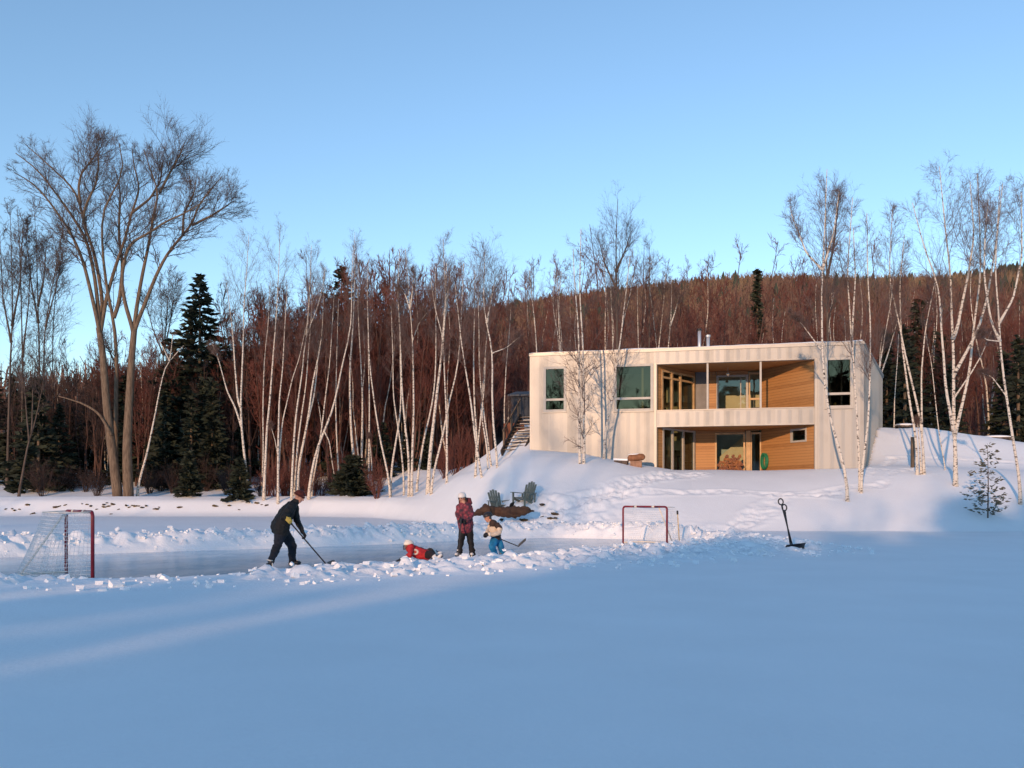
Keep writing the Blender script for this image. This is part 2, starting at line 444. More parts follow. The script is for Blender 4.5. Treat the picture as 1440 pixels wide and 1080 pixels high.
        m = 1 - sstep(0.55, 1.1, d / hw2)
        ch = (vnoise(xw * 3.0 + 3, yw * 3.0) - 0.75) * .8 + (vnoise(xw * 7.5, yw * 7.5) - .5) * 0.9
        rim = np.exp(-((d / hw2 - 1.05) / 0.25) ** 2) * (0.2 + 0.9 * vnoise(xw * 6, yw * 6))
        zz = zz + dep * 0.72 * (m * ch + 0.45 * rim)
    Z[ws] = zz
    # trampled snow round the fire pit and at the foot of the slope
    w2 = (Y > 31) & (Y < 42) & (X > -3.5) & (X < 11)
    xw, yw = X[w2], Y[w2]
    am = np.exp(-(((xw - 1.6) / 3.0) ** 2 + ((yw - 36.0) / 1.7) ** 2)) + 0.5 * np.exp(-(((xw - 4) / 4.0) ** 2 + ((yw - 34.6) / 0.9) ** 2))
    Z[w2] += am * (0.10 * (vnoise(xw * 2.6, yw * 2.6) - .5) + 0.17 * (vnoise(xw * 6.5, yw * 6.5) - .5))
    ih = inside_house(X, Y, 0.06)
    Z[ih] = np.minimum(Z[ih], 2.3)
    V = np.stack([X.ravel(), Y.ravel(), Z.ravel()], -1)
    nx, ny = len(xs), len(ys)
    i = np.arange(ny - 1)[:, None] * nx; j = np.arange(nx - 1)[None]
    q = np.stack([i + j, i + j + 1, i + nx + j + 1, i + nx + j], -1).reshape(-1, 4)
    mb = MB(); mb.add(V, q)
    o = mb.build("ground", M_SNOW, None, True)
    tag(o, kind="structure")
    return o
build_ground()

def build_ice():
    # one sheet a little wider than the rink; its rim runs under the shovelled snow
    c = RINK.mean(0); out = c + (RINK - c) * 1.05
    mb = MB(); n = len(out)
    v = [(x, y, 0.0) for x, y in out] + [(c[0], c[1], 0.0)]
    mb.add(v, None, [[i, (i + 1) % n, n] for i in range(n)])
    tag(mb.build("ice", M_ICE, None, False), kind="structure")
build_ice()

# ------------------------------------------------------------------ trees
def resample(pts, n):
    p = np.asarray(pts, float)
    s = np.concatenate([[0], np.cumsum(np.linalg.norm(np.diff(p, axis=0), axis=1))])
    q = np.linspace(0, s[-1], n * 4)
    r = np.stack([np.interp(q, s, p[:, k]) for k in range(3)], -1)
    w = max(1, n // 4) * 2 + 1
    k = np.ones(w) / w
    rp = np.concatenate([np.repeat(r[:1], w // 2, 0), r, np.repeat(r[-1:], w // 2, 0)])
    sm = np.stack([np.convolve(rp[:, c], k, 'valid') for c in range(3)], -1)
    sm[0] = r[0]; sm[-1] = r[-1]
    return sm[np.linspace(0, len(sm) - 1, n).astype(int)]

def spawn(paths, rads, k, f0, f1, lenfn, a0, a1, n, rng, up, rr, wob=0.06, rmin=0.004):
    M, N, _ = paths.shape
    idx = np.repeat(np.arange(M), k); K = len(idx)
    f = rng.uniform(f0, f1, K)
    t = f * (N - 1); i = np.minimum(t.astype(int), N - 2); fr = (t - i)[:, None]
    p = paths[idx, i] * (1 - fr) + paths[idx, i + 1] * fr
    r = rads[idx, i] * (1 - fr[:, 0]) + rads[idx, i + 1] * fr[:, 0]
    tg = paths[idx, i + 1] - paths[idx, i]; tg /= np.linalg.norm(tg, axis=1, keepdims=True) + 1e-9
    q = rng.normal(size=(K, 3)); q -= (q * tg).sum(1, keepdims=True) * tg; q /= np.linalg.norm(q, axis=1, keepdims=True)
    ang = rng.uniform(a0, a1, K)[:, None]
    d = np.cos(ang) * tg + np.sin(ang) * q
    L = lenfn(f, idx) * rng.uniform(0.65, 1.2, K)
    s = np.linspace(0, 1, n)[None, :, None]
    path = p[:, None] + d[:, None] * L[:, None, None] * s
    path[:, :, 2] += (up * L)[:, None] * (s[:, :, 0] ** 2)
    path[:, 1:] += rng.normal(size=(K, n - 1, 3)) * (wob * L)[:, None, None] * s[:, 1:] ** 0.7
    rad = np.maximum(r * rr, rmin)[:, None] * (1 - 0.65 * np.linspace(0, 1, n)[None])
    return path, rad, f, idx

def crown_arrays(stem, rad, rng, fs, width, k1=26, k2=7, k3=5, ang=(0.55, 1.0), up=0.30, rmin=0.006, droop=-0.05, tl=0.42, fork=0.65):
    """branches, side branches and twigs of a set of stems -> MB"""
    mb = MB()
    W = np.broadcast_to(np.asarray(width, float), (len(stem),)); FS = np.broadcast_to(np.asarray(fs, float), (len(stem),))
    # thin part of each stem's top goes with the crown
    out = []
    for a in range(len(stem)):
        b1, r1, f, ix = spawn(stem[a:a + 1], rad[a:a + 1], k1 if a == 0 else max(4, int(k1 * fork)), FS[a], 0.985,
                              lambda f, ix, a=a: W[a] * (0.25 + 0.75 * (1 - np.clip((f - FS[a]) / (1 - FS[a] + 1e-6), 0, 1)) ** 0.8) * (0.55 + 0.45 * np.clip((f - FS[a]) / 0.15, 0, 1)),
                              ang[0], ang[1], 5, rng, up, 0.33, 0.05, rmin * 1.8)
        out.append((b1, r1))
    b1 = np.concatenate([o[0] for o in out]); r1 = np.concatenate([o[1] for o in out])
    L1 = np.linalg.norm(b1[:, -1] - b1[:, 0], axis=1)
    b2, r2, f2, i2 = spawn(b1, r1, k2, 0.15, 0.97, lambda f, ix: L1[ix] * 0.5 * (1.05 - 0.6 * f), 0.4, 0.95, 4, rng, 0.15, 0.6, 0.07, rmin * 1.25)
    L2 = np.linalg.norm(b2[:, -1] - b2[:, 0], axis=1)
    b3, r3, f3, i3 = spawn(b2, r2, k3, 0.1, 1.0, lambda f, ix: np.maximum(L2[ix] * tl, 0.22), 0.3, 0.9, 3, rng, droop, 0.8, 0.08, rmin)
    mb.tubes(b1, r1, 4); mb.tubes(b2, r2, 3); mb.tubes(b3, r3, 3)
    return mb

def tree(name, label, cat, stems, d, rng, mats, group=None, r0=0.1, r1=0.018, fs=0.5, width=1.8, base_px=None, ppx=None, k1=30, k2=8, k3=6, ang=(0.38, 0.8), up=0.42, rmin=0.0034, depth_spread=0.25, sides=8, droop=-0.05, base_z=None):
    r0 *= 0.68; r1 *= 0.8
    """stems: polylines in photo pixels, first the one that stands on the ground"""
    bx, by = stems[0][0]
    X0 = (bx - CX) / F * d
    z0 = g(X0, d)
    root = thing(name, label, cat, (X0, d, z0), 0.0, group)
    st, rd = [], []
    for a, s in enumerate(stems):
        q = np.array([P(x, y, d) for x, y in s])
        if a == 0 and q[0][2] > z0 - 0.15:
            q = np.concatenate([[[X0, d, z0 - 0.25]], q])
        elif a > 0 and s[0][1] > by - 40 and q[0][2] > g(q[0][0], d) - 0.15:
            q = np.concatenate([[[q[0][0], d, g(q[0][0], d) - 0.25]], q])
        hgt = (q[:, 2] - q[0, 2])
        q[:, 1] += hgt * rng.uniform(-1, 1) * depth_spread * 0.3
        q[:, 0] *= q[:, 1] / d; q[:, 2] = CAM_Z + (q[:, 2] - CAM_Z) * q[:, 1] / d
        if a > 0:      # a fork grows out of the nearest point of the first stem
            best = np.argmin(np.linalg.norm(st[0] + [X0, d, z0] - q[0], axis=1))
            if np.linalg.norm(st[0][best] + [X0, d, z0] - q[0]) < 1.2 and s[0][1] < by - 25: q[0] = st[0][best] + [X0, d, z0]
        p = resample(q - [X0, d, z0], 18)
        k = r0 if a == 0 else (r0 if s[0][1] > by - 40 else r0 * (0.72 if np.broadcast_to(width, (len(stems),))[a] > 0.65 else 0.40))
        st.append(p); rd.append(k + (r1 - k) * np.linspace(0, 1, 18) ** 0.8)
    st = np.array(st); rd = np.array(rd)
    rd[:, :2] *= np.array([1.35, 1.12])
    mb = MB()
    for a in range(len(st)): mb.tube(st[a], rd[a], sides)
    mb.build("trunk", mats[0], root, True)
    crown_arrays(st, rd, rng, fs, np.asarray(width) * 1.25, k1, k2, k3, ang, up, rmin, droop).build("crown", mats[1], root)
    return root
RNG = np.random.default_rng(77)
GB = "white birches on the bank"
BM = (M_BIRCH, M_TWIG)
def birch(label, d, stems, **k):
    k.setdefault("group", GB)
    return tree("birch_tree", label, "birch", stems, d, RNG, BM, **k)

# the great bare tree on the left bank
def elm():
    d = 65.5
    A = [(166, 699), (160, 650), (155.5, 616), (150, 570), (144, 492), (139, 461)]
    stems = [A,
        [(141, 472), (138, 455), (127, 407), (117, 367), (103, 333), (80, 300), (60, 270), (37, 243), (8, 226)],
        [(141, 470), (139, 440), (133, 387), (122, 337), (110, 317), (90, 287), (67, 253), (43, 220), (6, 190)],
        [(141, 470), (145, 430), (140, 395), (133, 357), (117, 313), (112, 283), (97, 250), (77, 230), (50, 203), (22, 175)],
        [(112, 283), (107, 253), (110, 227), (127, 200), (142, 174)],
        [(117, 313), (118, 290), (133, 247), (137, 207), (132, 178)],
        [(141, 470), (145, 445), (150, 417), (163, 373), (177, 333), (185, 300), (200, 253), (190, 215), (188, 178)],
        [(185, 300), (213, 273), (230, 240), (236, 205)],
        [(163, 700), (163, 600), (164, 493), (160, 447), (153, 423), (147, 383), (143, 340), (143, 290), (150, 270), (173, 243), (178, 205), (168, 172)],
        [(160, 447), (168, 425), (173, 373), (167, 335), (168, 297), (170, 257), (160, 215)],
        [(181, 699), (179, 650), (179, 621), (181.5, 570), (185, 505), (189, 461)],
        [(188, 470), (185, 455), (177, 433), (170, 393), (177, 357), (183, 340), (207, 330), (230, 313), (267, 297), (296, 274)],
        [(188, 470), (190, 450), (192, 433), (200, 387), (210, 340), (217, 300), (227, 263), (217, 227), (207, 185)],
        [(227, 263), (247, 223), (265, 188), (270, 170)],
        [(188, 470), (192, 455), (200, 437), (217, 393), (233, 360), (257, 330), (270, 317), (283, 283), (307, 253), (324, 232)],
        [(270, 317), (300, 303), (334, 278)],
        [(257, 330), (260, 300), (277, 267), (284, 240)],
    ]
    X0 = (172 - CX) / F * d; z0 = g(X0, d)
    root = thing("elm_tree", "huge bare spreading tree with several trunks, tallest in the scene, on the left bank", "tree", (X0, d, z0))
    rng = np.random.default_rng(3)
    tr = MB(); st, rd, big = [], [], []
    R0 = {0: .37, 10: .38, 8: .20}
    offs = {}
    for a, s in enumerate(stems):
        s = [(165 + (x - 165) * (1 - .10 * min(1, max(0, (320 - y) / 120))), y if y > 300 else 300 - (300 - y) * .77) for x, y in s]
        q = np.array([P(x, y, d) for x, y in s])
        h = np.maximum(q[:, 2] - 10, 0)
        dy = h * rng.uniform(-0.32, 0.32) if a not in (0, 10) else h * 0
        if a == 8: dy = dy + 1.2
        if a not in (0, 8, 10):
            allp = np.concatenate([x for x in st]); k = np.argmin(np.linalg.norm((allp - q[0])[:, [0, 2]], axis=1))
            dy = dy - dy[0] + (allp[k][1] - d)
        q[:, 1] += dy; q[:, 0] *= q[:, 1] / d; q[:, 2] = CAM_Z + (q[:, 2] - CAM_Z) * q[:, 1] / d
        p = resample(q, 22)
        if a in (0, 8, 10): p[0, 2] = min(p[0, 2], z0 - 0.5)
        st.append(p)
        if a in (0, 10): r = np.linspace(R0[a], 0.21, 22)
        elif a == 8: r = 0.03 + (0.19 - 0.03) * np.linspace(1, 0, 22) ** 0.9
        else: r = 0.024 + (0.155 - 0.024) * np.linspace(1, 0, 22) ** 0.8 * (1.0 if s[0][1] > 400 else 0.6)
        rd.append(r)
    org = np.array([X0, d, z0])
    for p, r in zip(st, rd): tr.tube(p - org, r, 9)
    br = np.array([P(x, y, d - 0.4) for x, y in [(157, 612), (146, 592), (138, 580), (118, 568), (100, 562), (82, 557)]]) - org
    tr.tube(resample(br, 10), np.linspace(0.12, 0.04, 10), 6)
    tr.build("trunk", M_BARKD, root, True)
    S = np.array([p - org for a, p in enumerate(st) if a not in (0, 10)]); Rr = np.array([r for a, r in enumerate(rd) if a not in (0, 10)])
    mb = crown_arrays(S, Rr, rng, 0.36, 3.9, 24, 10, 7, (0.4, 1.0), 0.16, 0.0056, -0.02, 0.45, 1.0)
    mb.build("crown", M_TWIGG, root)
elm()

# white birches traced in the left clump
birch("pale birch leaning right in front of the dark spruce, forked at half height", 66, [[(193, 690), (197, 672), (207, 637), (217.7, 585), (225.5, 543.7), (233, 512.6), (243.6, 502), (258, 486)], [(233, 512), (231, 492), (224, 478)], [(236, 508), (241, 490), (243, 470)]], r0=.16, r1=.03, fs=.8, width=.6, k1=6)
birch("three-stemmed birch at the left end of the birch row with a stem bent far left", 64, [[(347, 672), (340, 605), (338, 575), (341, 510), (342.8, 459), (342.8, 429), (347, 380), (350, 330)], [(338, 582), (334.4, 565), (330, 510), (328, 477), (324, 440), (318, 395)], [(337, 592), (330, 571), (319.6, 551), (308.5, 510), (305.7, 501), (298, 482)]], r0=.17, width=[2.4, 2.0, .8], fs=[.55, .5, .75])
birch("slim straight birch just left of the tall bright one", 65, [[(368, 692), (370.5, 640), (369.6, 575), (371.5, 510), (374, 481), (377, 461), (380, 395)]], r0=.1, width=1.5)
birch("tall bright birch with a kink at mid trunk, reaching high above the wood", 63, [[(371, 690), (374, 636), (375, 602), (379, 571), (383.5, 510), (386, 477), (389, 440), (391, 403), (394, 322)]], r0=.16, width=2.3, fs=.55)
birch("twin-stemmed birch rooted at the shore, a thin stem curving out to the right", 62.5, [[(391, 699), (391, 640), (392, 590), (392.8, 556), (397, 528), (401, 450), (404, 400)], [(391.5, 655), (393.7, 630), (397, 593), (405, 560), (412, 528), (420, 508), (430, 460)], [(391, 645), (387, 620), (380, 596)]], r0=.14, width=[1.6, 1.4, .3], fs=[.6, .6, .8])
birch("slender birch with a pale forked top, behind the skater in black", 63, [[(410, 692), (412, 640), (416, 584), (421.5, 547), (427, 510), (427, 492), (431, 466), (438, 453), (445.5, 438.5), (452, 412.6), (458, 375)], [(431, 466), (434, 435), (436, 401), (438, 345)]], r0=.14, width=[1.6, 1.7], fs=[.6, .3])
birch("straight thin birch in the clump, second from the forked one", 64.5, [[(414, 690), (418, 630), (424, 584), (431, 538), (433, 500), (437, 460), (440, 395)]], r0=.12, width=1.4, fs=.6)
birch("leaning birch with a thick butt in the crowded clump above the skater in black", 63.5, [[(418, 690), (420, 654), (427, 621), (434.4, 584), (438, 547), (443.7, 519), (451, 487), (454, 453), (456, 375)], [(434, 586), (441, 560), (446, 520), (449, 470)]], r0=.17, width=1.5, fs=.6)
birch("birch leaning strongly right and crossing its neighbours, bare fork near top", 63, [[(434, 688), (439, 660), (447, 625), (455, 608), (464, 590), (475, 547), (482, 508), (490, 479), (494.6, 453), (494, 412), (497, 345)], [(458, 603), (463, 620), (467, 650), (474, 690)]], r0=.16, width=[1.5, .3], fs=[.6, .9])
birch("upright thin birch rising out of the leaning birch's foot", 64, [[(438, 688), (447, 640), (453, 599), (456.7, 565), (464, 510), (470, 410)], [(453, 600), (449, 575), (446, 555)]], r0=.11, width=[1.2, .3], fs=[.6, .8])
birch("dim thin birch standing behind the leaning one", 68, [[(478, 690), (474, 630), (472, 575), (473, 520), (476, 420)]], r0=.11, width=1.3)
birch("tall thick birch left of the dark round spruce bush, crown high in the sky", 67, [[(501, 690), (499, 658), (494, 612), (492, 560), (492, 510), (496, 470), (499, 394), (499, 326)]], r0=.19, width=2.2, fs=.6)
birch("greyish birch directly behind the round spruce bush", 69, [[(509, 690), (508.5, 636), (510, 565), (507.6, 510), (505, 468), (503, 424), (504, 370)]], r0=.15, width=1.6, fs=.6)
birch("straight pale birch right behind the bush's right edge", 66, [[(518, 690), (518.7, 664), (519.6, 565), (518, 500), (517, 430)], [(521, 690), (523, 655), (519, 610)]], r0=.12, width=[1.2, .2], fs=[.6, .9])
birch("birch arching left above the round spruce bush, rooted in the V of two stems", 58, [[(549, 692), (546, 667), (535, 621), (527, 571), (519.4, 510), (518.5, 487), (517.6, 450), (516, 418), (518, 365)]], r0=.11, width=1.5, fs=.6)
birch("short birch leaning right from the same foot as the arching one", 58.3, [[(549, 688), (551, 655), (555.5, 628.5), (563, 584), (564, 556), (562, 470), (561, 425)]], r0=.13, width=1.1, fs=.65)
birch("thin wavy birch between the V pair and the twin upright birches", 58, [[(568, 692), (567.6, 667), (563, 621), (557, 584), (552.8, 556), (552.8, 510), (550, 430)]], r0=.10, width=1.2, fs=.6)
birch("left one of the two upright birches with dark blackened feet", 55.5, [[(575, 692), (575, 640), (569, 593), (565, 547), (564, 510), (563, 468), (560, 431), (559, 412.6), (562, 350)]], r0=.13, width=1.6, fs=.55)
birch("right one of the two upright birches with dark blackened feet, branching V crown", 55.2, [[(579, 691), (579.6, 640), (582, 584), (581, 510), (579.6, 464), (576, 427), (574, 398), (570, 350)], [(576, 430), (570, 415), (562, 405)], [(577, 432), (580, 410), (582, 385)], [(580, 470), (589, 455), (600, 440)]], r0=.13, width=[1.7, .8, 1.0, .5], fs=[.5, .4, .3, .4])
birch("birch leaning right behind the thick orange-lit birch", 57, [[(586, 680), (590, 654), (596, 617), (605.6, 580), (611, 547), (613, 510), (613, 450), (612, 375)]], r0=.12, width=1.5, fs=.6)
birch("thick orange-lit birch, the stoutest trunk in the clump left of the chairs", 53, [[(602, 691), (603, 660), (605.6, 630), (610, 593), (615, 547), (620, 510), (623, 468), (626, 435), (626, 400), (623, 336)], [(626, 435), (630, 412), (634, 375)]], r0=.20, width=[1.7, 1.2], fs=[.52, .3])
birch("straight birch crossed by a leaning one, forked high up on its left", 51, [[(628, 692), (628.7, 640), (628, 584), (626, 547), (624.4, 510), (624, 483), (620, 461), (613, 442), (606, 395)], [(624, 483), (626, 440), (628, 370)]], r0=.11, width=[1.2, 1.3], fs=[.6, .4])
birch("curved birch bowing right across the straight one", 51.5, [[(606, 688), (609, 667), (616.7, 636), (626, 599), (629.6, 571), (639, 538), (644.4, 510), (646, 490), (648, 461), (652, 370)]], r0=.11, width=1.4, fs=.6)
birch("birch leaning left from a dark foot, just above the girl's helmet", 44.5, [[(681, 697), (677, 668), (672, 640), (666.7, 606), (663, 569), (654.6, 519), (649, 483), (640, 400)]], r0=.105, width=1.3, fs=.6)
birch("upright birch in the middle of the bunch behind the left chair", 46, [[(668, 680), (669, 660), (671, 621), (667, 565), (666, 510), (666.7, 461), (667.6, 440), (668, 380)], [(671, 640), (676, 588), (681.5, 510), (683, 490), (690, 415)]], r0=.10, width=1.3, fs=.6)
birch("knotty birch of two stems that cross above the left chair", 45.5, [[(694.4, 690), (691, 655), (687, 630), (683, 599), (678, 565.5), (673.7, 510), (674, 483), (672, 395)], [(687, 690), (685, 630), (677, 585), (681, 545), (683, 500)]], r0=.09, width=[1.3, .9], fs=.6)
birch("brightest birch right behind the left chair, single bare branch reaching right", 44, [[(699.5, 694), (699, 640), (693.5, 602.6), (693.5, 584), (691.7, 556), (693, 510), (690.7, 483), (682.4, 446), (679.6, 431), (682, 352)], [(696, 503), (713, 488.5), (730, 474)], [(684, 450), (690, 425), (698, 385)]], r0=.105, width=[1.9, .5, 1.4], fs=[.62, .5, .2])
birch("very thin birch beside the outside stairs", 52, [[(710, 655), (710, 630), (709, 575), (712, 510), (715, 483), (719, 430)], [(713, 655), (714, 600), (716, 560)]], r0=.07, width=[1.1, .3], fs=.6)
# birches standing before and behind the house
birch("birch with two close stems before the left end of the metal house, full drooping branches", 41.2, [[(820.5, 671), (821.7, 626), (820, 593), (821.7, 558), (819, 509), (820.5, 494), (817, 443), (815, 410), (817, 322)], [(816, 671), (815, 620), (815, 558), (814, 480), (812, 440), (808, 400), (806, 350)]], r0=.115, width=[2.0, 1.9], fs=[.12, .2], k1=34, ang=(.7, 1.25), up=.15, k2=8)
birch("slim birch leaning right against the metal wall left of the big window", 43.3, [[(849, 652), (852, 597), (856, 583), (862.6, 558), (863.5, 534), (868, 503), (873, 480), (874, 463), (878.5, 427), (880.5, 410), (886, 360)]], r0=.10, width=1.3, fs=[.3], k1=28)
for lab, d, st, kw in [
    ("tall dark grey tree behind the house roof, highest crown above the house", 58, [[(868, 620), (868, 480), (867, 410), (866, 331), (869, 280)], [(867, 400), (850, 370), (842, 335)], [(867, 385), (880, 350), (888, 325)]], dict(r0=.2, width=[2.6, 1.6, 1.6], fs=[.5, .3, .3], g=1)),
    ("thin dark tree behind the roof, right of the highest one", 60, [[(914, 620), (913, 491), (913, 400), (913, 343)]], dict(r0=.12, width=2.4, fs=.5, g=1)),
    ("slim birch behind the left corner of the house roof", 57, [[(757, 620), (755, 494), (752, 453), (749, 427), (744, 380)]], dict(r0=.12, width=1.7, fs=.5)),
    ("thin birch behind the roof above the leftmost window", 60, [[(791, 620), (789, 494), (786, 463), (785, 435), (783, 383)]], dict(r0=.11, width=1.3, fs=.5)),
    ("short birch behind the roof left of the twin slanted ones", 60, [[(899, 620), (898, 492), (897, 457), (896, 400)]], dict(r0=.1, width=1.2, fs=.5)),
    ("first slanted birch behind the roof near its middle", 61, [[(918, 620), (926, 490), (932.5, 435), (936, 385)]], dict(r0=.12, width=1.2, fs=.55)),
    ("second slanted birch behind the roof, forked, next to the first", 60, [[(934, 620), (939.6, 490), (943.7, 445), (945, 390)], [(942, 460), (949, 440), (955, 415)]], dict(r0=.12, width=1.2, fs=.55)),
    ("birch behind the roof over the big left window", 59, [[(864, 620), (862, 492), (861, 455), (858, 390)]], dict(r0=.11, width=1.3, fs=.5)),
    ("clump of thin slanting stems behind the right corner of the house", 56, [[(1235, 600), (1236, 521), (1244, 474), (1252, 430), (1258, 380)], [(1235, 540), (1248, 500), (1261, 455), (1270, 420)], [(1233, 530), (1238, 490), (1241, 470)]], dict(r0=.11, width=1.3, fs=.5)),
    ("brown trunk rising behind the roof beside the slim birch before the house", 55, [[(1165, 620), (1164, 480), (1163, 400), (1161.7, 330), (1160, 255)], [(1163, 400), (1172, 350), (1181, 268)]], dict(r0=.19, width=[2.2, 1.5], fs=.45, g=1)),
]:
    gk = kw.pop("g", 0)
    tree("bare_tree" if gk else "birch_tree", lab, "tree" if gk else "birch", st, d, RNG, (M_BARKG, M_TWIGG) if gk else BM, "trees behind the house roof", **kw)
birch("birch with a curved foot before the right window, tall crown forked to the left", 37.2, [[(1192, 678), (1183, 640), (1168, 593), (1161, 555), (1156, 492), (1155.6, 400), (1156, 390), (1159, 341), (1163, 238)], [(1155.6, 392), (1134, 356), (1114, 305), (1111, 290)], [(1150, 486), (1128, 456), (1112, 440)], [(1157, 385), (1172, 330), (1180, 270)]], r0=.105, width=[1.7, .9, .5, 1.1], fs=[.5, .3, .3, .2])
birch("birch at the house's right corner, left stem of the leaning-apart pair", 38.2, [[(1209.5, 676), (1207, 621), (1205, 585), (1202, 538.5), (1199.6, 492), (1196, 467), (1195, 430), (1191, 388), (1199, 278)], [(1196, 467), (1200, 440), (1203, 390), (1200, 320)]], r0=.10, width=[1.6, 1.2], fs=[.4, .4], k1=28, ang=(.6, 1.15), up=.2)
birch("birch at the house's right corner, right stem of the leaning-apart pair", 38, [[(1211, 676), (1215, 637), (1221, 595.6), (1224, 518), (1224, 440), (1223, 437), (1220, 385), (1219, 300)]], r0=.095, width=1.6, fs=.4, k1=28)
birch("cluster of three birch stems from one foot, right of the house", 40, [[(1299.6, 658), (1295.7, 596), (1283, 540), (1272, 495), (1263, 446), (1255.6, 420), (1250, 388), (1255, 295)], [(1296, 600), (1295.7, 524), (1299.6, 479.6), (1302, 459), (1311, 415), (1316, 390)], [(1290, 657), (1288, 614), (1279, 565), (1272, 511), (1268, 485), (1266, 440), (1265, 400), (1272, 330)], [(1295, 657), (1293, 625), (1290, 590)]], r0=.10, width=[1.6, .9, 1.1, .2], fs=[.55, .6, .6, .9])
birch("great birch splitting into three bright stems, the largest birch right of the house", 38.3, [[(1343.7, 667), (1343.7, 627), (1341, 596), (1341, 485), (1338, 451), (1337.4, 390), (1330, 329), (1321, 234)],
    [(1341, 600), (1329.4, 544), (1327, 498), (1323, 459), (1323, 427), (1316, 390), (1300, 350), (1283, 285)],
    [(1344, 620), (1354, 565), (1364.4, 518.5), (1367, 482), (1372, 439), (1379, 390), (1378, 320), (1374, 243)],
    [(1364, 520), (1370, 475), (1380, 451), (1389, 414), (1401, 341), (1410, 258)],
    [(1354, 560), (1366, 524), (1380, 500), (1394, 466)],
    [(1341, 480), (1346, 465), (1351.5, 433), (1362, 385), (1370, 330), (1364, 255)]], r0=.15, width=[2.0, 1.8, 1.9, 1.7, .4, 1.6], fs=[.5, .45, .48, .45, .6, .35], k1=30, k2=8, ang=(.5, 1.1), droop=-.25)
birch("birch at the right edge leaning left over the snow, bare stubs on its trunk", 36.3, [[(1435, 679), (1426.7, 632.6), (1419, 581), (1411, 529), (1406, 480), (1404.6, 446), (1403.6, 426.6), (1398.7, 380), (1402, 330), (1406, 262)], [(1405, 476), (1394, 454), (1390, 430), (1384, 390), (1385, 330), (1390, 280)], [(1404, 455), (1425, 420), (1437, 360), (1436, 270)], [(1413, 545), (1395, 530), (1380, 524)], [(1405, 490), (1388, 478), (1378, 470)]], r0=.105, width=[1.7, 1.3, 1.6, .3, .3], fs=[.5, .45, .4, .6, .6], k1=28, droop=-.25)
birch("thin bending sapling between the birch cluster and the great birch", 41, [[(1329.4, 658), (1320, 606.7), (1310, 511), (1303.5, 479.6), (1300, 450)]], r0=.045, r1=.012, width=.5, fs=.7, k1=8)
birch("thin pale stem on the snow mound right of the house", 50, [[(1257, 615), (1258, 560), (1262, 505.6), (1264, 470)]], r0=.06, r1=.015, width=.4, fs=.7, k1=8)

# taller grey trees at the left edge and behind the great tree
for lab, d, st, kw in [
    ("tall straight grey tree left of the great spreading tree", 74, [[(56, 690), (55, 470), (52, 400), (52, 350), (47, 282)], [(55, 460), (44, 400), (36, 320)], [(54, 440), (62, 390), (66, 330)]], dict(r0=.19, width=[2.4, 2, 1.8], fs=.35)),
    ("grey tree leaning right, between the left-edge trees and the great tree", 72, [[(60, 690), (62, 470), (70, 420), (80, 370), (86, 330), (94, 295)], [(64, 460), (80, 400), (86, 360)]], dict(r0=.17, width=[2.6, 2], fs=.35)),
    ("slim upright tree whose crown touches the great tree's lowest limb", 76, [[(75, 690), (74, 470), (79, 400), (84, 350), (90, 310)]], dict(r0=.13, width=3, fs=.35)),
    ("reddish tall tree at the very left edge of the wood", 73, [[(10, 690), (14, 520), (18, 440), (16, 350), (14, 285)], [(15, 480), (4, 420), (0, 330)], [(17, 470), (28, 400), (33, 310)]], dict(r0=.2, width=[2.4, 2, 2], fs=.3)),
    ("grey many-stemmed tree next to the reddish left-edge tree", 75, [[(30, 690), (32, 520), (30, 430), (28, 350), (24, 290)], [(32, 500), (40, 430), (44, 350)]], dict(r0=.18, width=[2.2, 2], fs=.3)),
    ("vase-shaped bare tree right of the great spreading tree, before the sky", 84, [[(232, 690), (230, 500), (228, 450), (224, 390)], [(230, 500), (240, 450), (248, 388)], [(230, 505), (214, 460), (204, 420)], [(230, 500), (235, 440), (238, 380)]], dict(r0=.19, width=2.4, fs=.25)),
    ("young forked tree with a bright streak of bark in the dark left wood", 66, [[(26, 698), (39, 626), (49, 595), (60, 544), (66, 500)], [(40, 620), (38, 590), (35, 549), (28.5, 518)], [(44, 610), (46, 560), (46, 510)]], dict(r0=.15, width=1.4, fs=.6, k1=10)),
]:
    tree("bare_tree", lab, "tree", st, d, RNG, (M_BARKG, M_TWIGG), "tall bare trees of the left wood", rmin=.009, **kw)

# ---------------------------------------------------------------- background wood
def proto_tree(rng, h, w, stems=1, fs=0.3, k1=22, k2=6, k3=4, r0=0.11, rmin=0.010, lean=0.06, up=.35, ang=(0.4, 0.8)):
    st, rd = [], []
    for a in range(stems):
        L = h * rng.uniform(.8, 1)
        lx, ly = rng.normal(size=2) * lean * (1 if a == 0 else 2.2)
        s = np.linspace(0, 1, 8)
        p = np.stack([lx * L * s + .012 * L * np.cumsum(rng.normal(size=8)) * (s > 0), ly * L * s + .012 * L * np.cumsum(rng.normal(size=8)) * (s > 0), L * s - 0.3], -1)
        st.append(resample(p, 12)); rd.append(np.linspace(r0 * rng.uniform(.7, 1), .015, 12))
    st = np.array(st); rd = np.array(rd)
    tr = MB().tubes(st, rd, 6)
    cr = crown_arrays(st, rd, rng, fs, w, k1, k2, k3, ang, up, rmin, .05)
    return tr, cr

